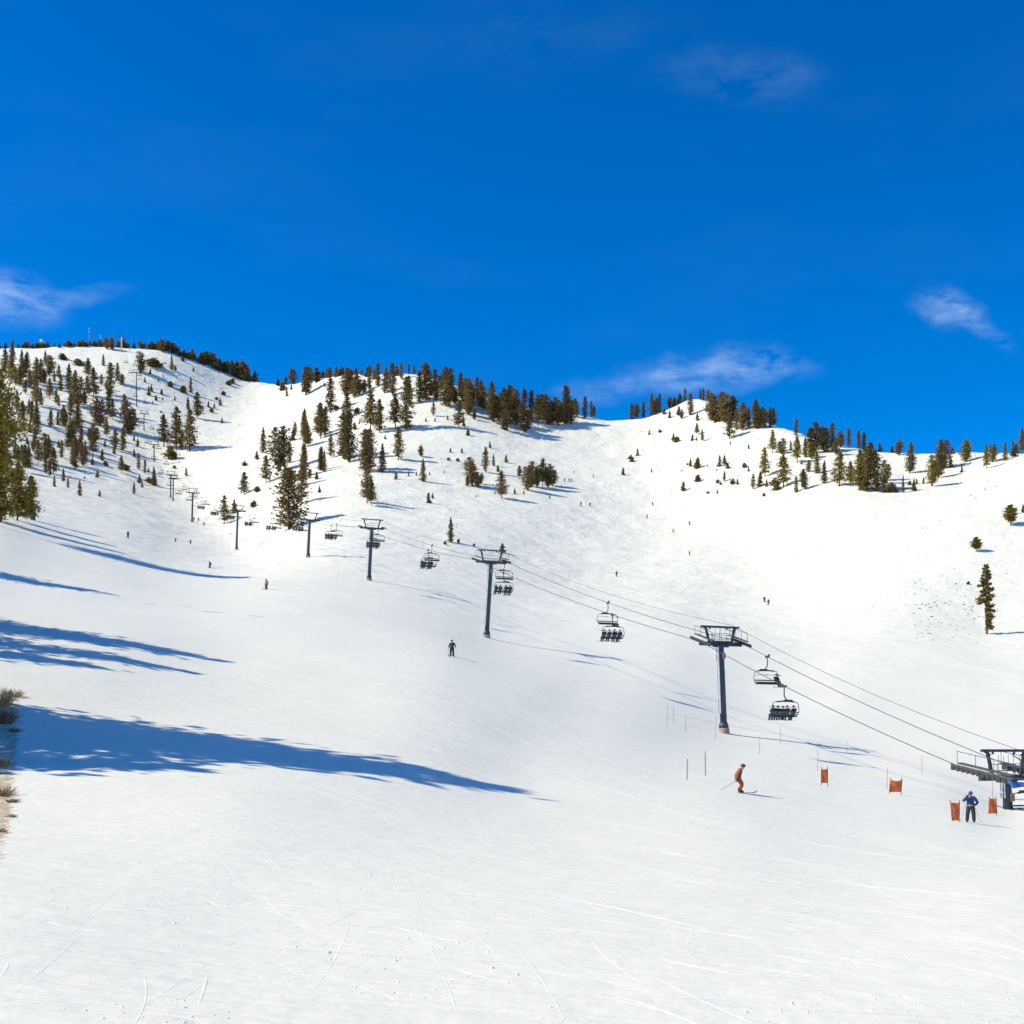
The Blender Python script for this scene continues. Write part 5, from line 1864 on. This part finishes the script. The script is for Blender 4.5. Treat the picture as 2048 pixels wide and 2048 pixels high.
def track_mesh():
    """ploughed edges left by skis: low berms beside shallow cuts, following curves over the ground"""
    rn = random.Random(8)
    vs, fs = [], []

    def berm(path, w, h):
        n = len(path)
        base = len(vs)
        P = np.array(path)
        d = np.gradient(P, axis=0); d /= np.linalg.norm(d, axis=1)[:, None] + 1e-9
        nrm = np.stack([-d[:, 1], d[:, 0]], 1)
        f = np.sin(np.pi * np.linspace(0, 1, n)) ** .5
        hh = h * f * (.7 + .5 * np.array([rn.random() for _ in range(n)]))
        Q = np.stack([P + nrm * (s_ * w) for s_ in (-1.0, -.35, .1, .75)], 1)
        Z = T.height(Q[..., 0].ravel(), Q[..., 1].ravel()).reshape(n, 4) + np.stack([hh * 0 - .012, .75 * hh, hh, hh * 0 - .012], 1)
        vs.extend(map(tuple, np.concatenate([Q, Z[..., None]], 2).reshape(-1, 3).tolist()))
        for i in range(n - 1):
            for k in range(3):
                q = base + i * 4 + k
                fs.append((q, q + 1, q + 5, q + 4))

    def pick2(px, py):
        p = T.pick(px, py)
        return p.x, p.y

    def curve(pa, pb, bend, n=42, w=.07, h=.035):
        ax, ay = pick2(*pa); bx, by = pick2(*pb)
        dx, dy = bx - ax, by - ay
        path = []
        for i in range(n):
            s = i / (n - 1)
            o = bend * math.sin(math.pi * s)
            jx = 0.0
            path.append((ax + dx * s - dy * (o + jx * .15), ay + dy * s + dx * (o + jx * .15)))
        berm(path, w, h)

    # long tracks crossing the right foreground, falling to the right
    for a, b, bend in (((1100, 1790), (1420, 1860), .03), ((1320, 1850), (1560, 1885), .02), ((1570, 1770), (2040, 1830), -.02), ((1660, 1750), (1790, 1790), .03), ((1790, 1910), (2060, 1970), .03),
                       ((1240, 1690), (1480, 1735), .02), ((1500, 1735), (2048, 1800), .02), ((1190, 1640), (1400, 1680), .02), ((1300, 1950), (1540, 2060), -.02), ((1230, 1990), (1420, 2060), .03),
                       ((1590, 1680), (2048, 1745), .01), ((1480, 1650), (2048, 1715), .01), ((1700, 1665), (2048, 1700), .01), ((920, 1690), (1250, 1745), .02),
                       ((640, 1640), (860, 1720), .04), ((450, 1630), (600, 1790), .05), ((790, 1720), (850, 1890), .05), ((840, 1860), (920, 2040), .03), ((385, 1640), (560, 1830), -.03),
                       ((560, 1890), (640, 1990), .02), ((700, 1845), (620, 1990), .04), ((130, 1880), (280, 1740), .03), ((20, 1990), (170, 1860), -.03), ((250, 2040), (460, 1900), .02),
                       ((1180, 1870), (1290, 1970), -.03), ((1040, 1900), (1130, 2040), .04), ((1565, 1795), (1580, 1830), .2), ((1605, 1865), (1640, 1862), .1),
                       ((640, 1940), (760, 1990), .02), ((900, 1830), (1010, 1930), .06), ((350, 1560), (470, 1700), .05)):
        left = a[0] < 1080
        curve(a, b, bend * (.3 if left else 1), w=rn.uniform(.03, .07) if left else rn.uniform(.025, .05), h=rn.uniform(.002, .005) if left else rn.uniform(.005, .012))
    for k in range(150):
        px, py = rn.uniform(700, 2048), rn.uniform(1590, 1980)
        ln = rn.uniform(40, 260)
        curve((px, py), (min(px + ln, 2070), py + ln * rn.uniform(.10, .28)), rn.uniform(-.03, .03), n=26, w=rn.uniform(.02, .05), h=rn.uniform(.003, .007))
    for k in range(70):     # fainter, long scraped lines across the middle piste
        px, py = rn.uniform(150, 1500), rn.uniform(1290, 1580)
        ln = rn.uniform(80, 330)
        curve((px, py), (px + ln, py + ln * rn.uniform(.28, .42)), rn.uniform(-.03, .03), n=22, w=rn.uniform(.05, .12), h=rn.uniform(.006, .014))
    for k in range(14):
        px, py = rn.uniform(0, 900), rn.uniform(1640, 2020)
        ln = rn.uniform(30, 150)
        a = rn.uniform(.3, 2.6)
        curve((px, py), (px + ln * math.cos(a), min(2075, py + ln * abs(math.sin(a)) * .8)), rn.uniform(-.03, .03), n=24, w=rn.uniform(.02, .06), h=rn.uniform(.002, .006))
    me = bpy.data.meshes.new('ski_tracks')
    me.from_pydata(vs, [], fs)
    me.polygons.foreach_set('use_smooth', [True] * len(me.polygons))
    me.materials.append(M['snow'])
    o = link('ski_tracks', me)
    tag(o, 'ski tracks cut into the groomed foreground snow', 'tracks', kind='stuff')


track_mesh()


def dry_bush(px, py, wpx, hpx, n, label, mat, seed, spike=1.0):
    rn = np.random.RandomState(seed)
    p = T.pick(px, py)
    s = p.y / F
    e = empty('dry_bush', p)
    tag(e, label, 'bush', 'dry bushes at the left edge')
    W, Hh = wpx * s, hpx * s
    for part, mt, q in (('stem', M['twig'], n // 2), ('straw', mat, int(n * 1.4))):
        m = MB()
        for k in range(q):
            a = rn.rand() * 6.28
            r = W * .5 * rn.rand() ** .6
            b = Vector((r * .6 * math.cos(a), r * .6 * math.sin(a), -.05))
            t = Vector((r * 1.1 * math.cos(a) + rn.randn() * W * .1, r * 1.1 * math.sin(a) + rn.randn() * W * .1, Hh * (.35 + .65 * rn.rand()) * (1 - .5 * r / W)))
            mid = b.lerp(t, .5) + Vector((rn.randn() * .03, rn.randn() * .03, .04))
            m.tube([b, mid, t], [.012, .010, .004], 3, cap=False)
        m.build(part, mt, e)


dry_bush(-4, 1412, 70, 46, 150, 'brown dry bush at the left edge above the longest shadow', M['straw'], 1)
dry_bush(28, 1392, 44, 16, 70, 'low straw tuft right of the brown bush at the left edge', M['straw'], 2)
dry_bush(4, 1446, 64, 40, 150, 'dark dry bush in the longest shadow at the left edge', M['twig'], 3)
dry_bush(30, 1463, 30, 8, 40, 'tiny tuft in the longest shadow near the left edge', M['twig'], 4)
dry_bush(4, 1532, 36, 22, 70, 'brown tuft below the longest shadow at the left edge', M['straw'], 5)
dry_bush(2, 1590, 60, 22, 90, 'straw tuft in the yellow patch at the left edge', M['straw'], 6)
dry_bush(26, 1604, 30, 9, 40, 'small straw tuft right of the yellow patch', M['straw'], 7)
dry_bush(22, 1634, 22, 7, 30, 'lowest straw tuft but one along the left edge', M['straw'], 8)
dry_bush(2, 1664, 26, 9, 30, 'lowest straw tuft along the left edge', M['straw'], 9)
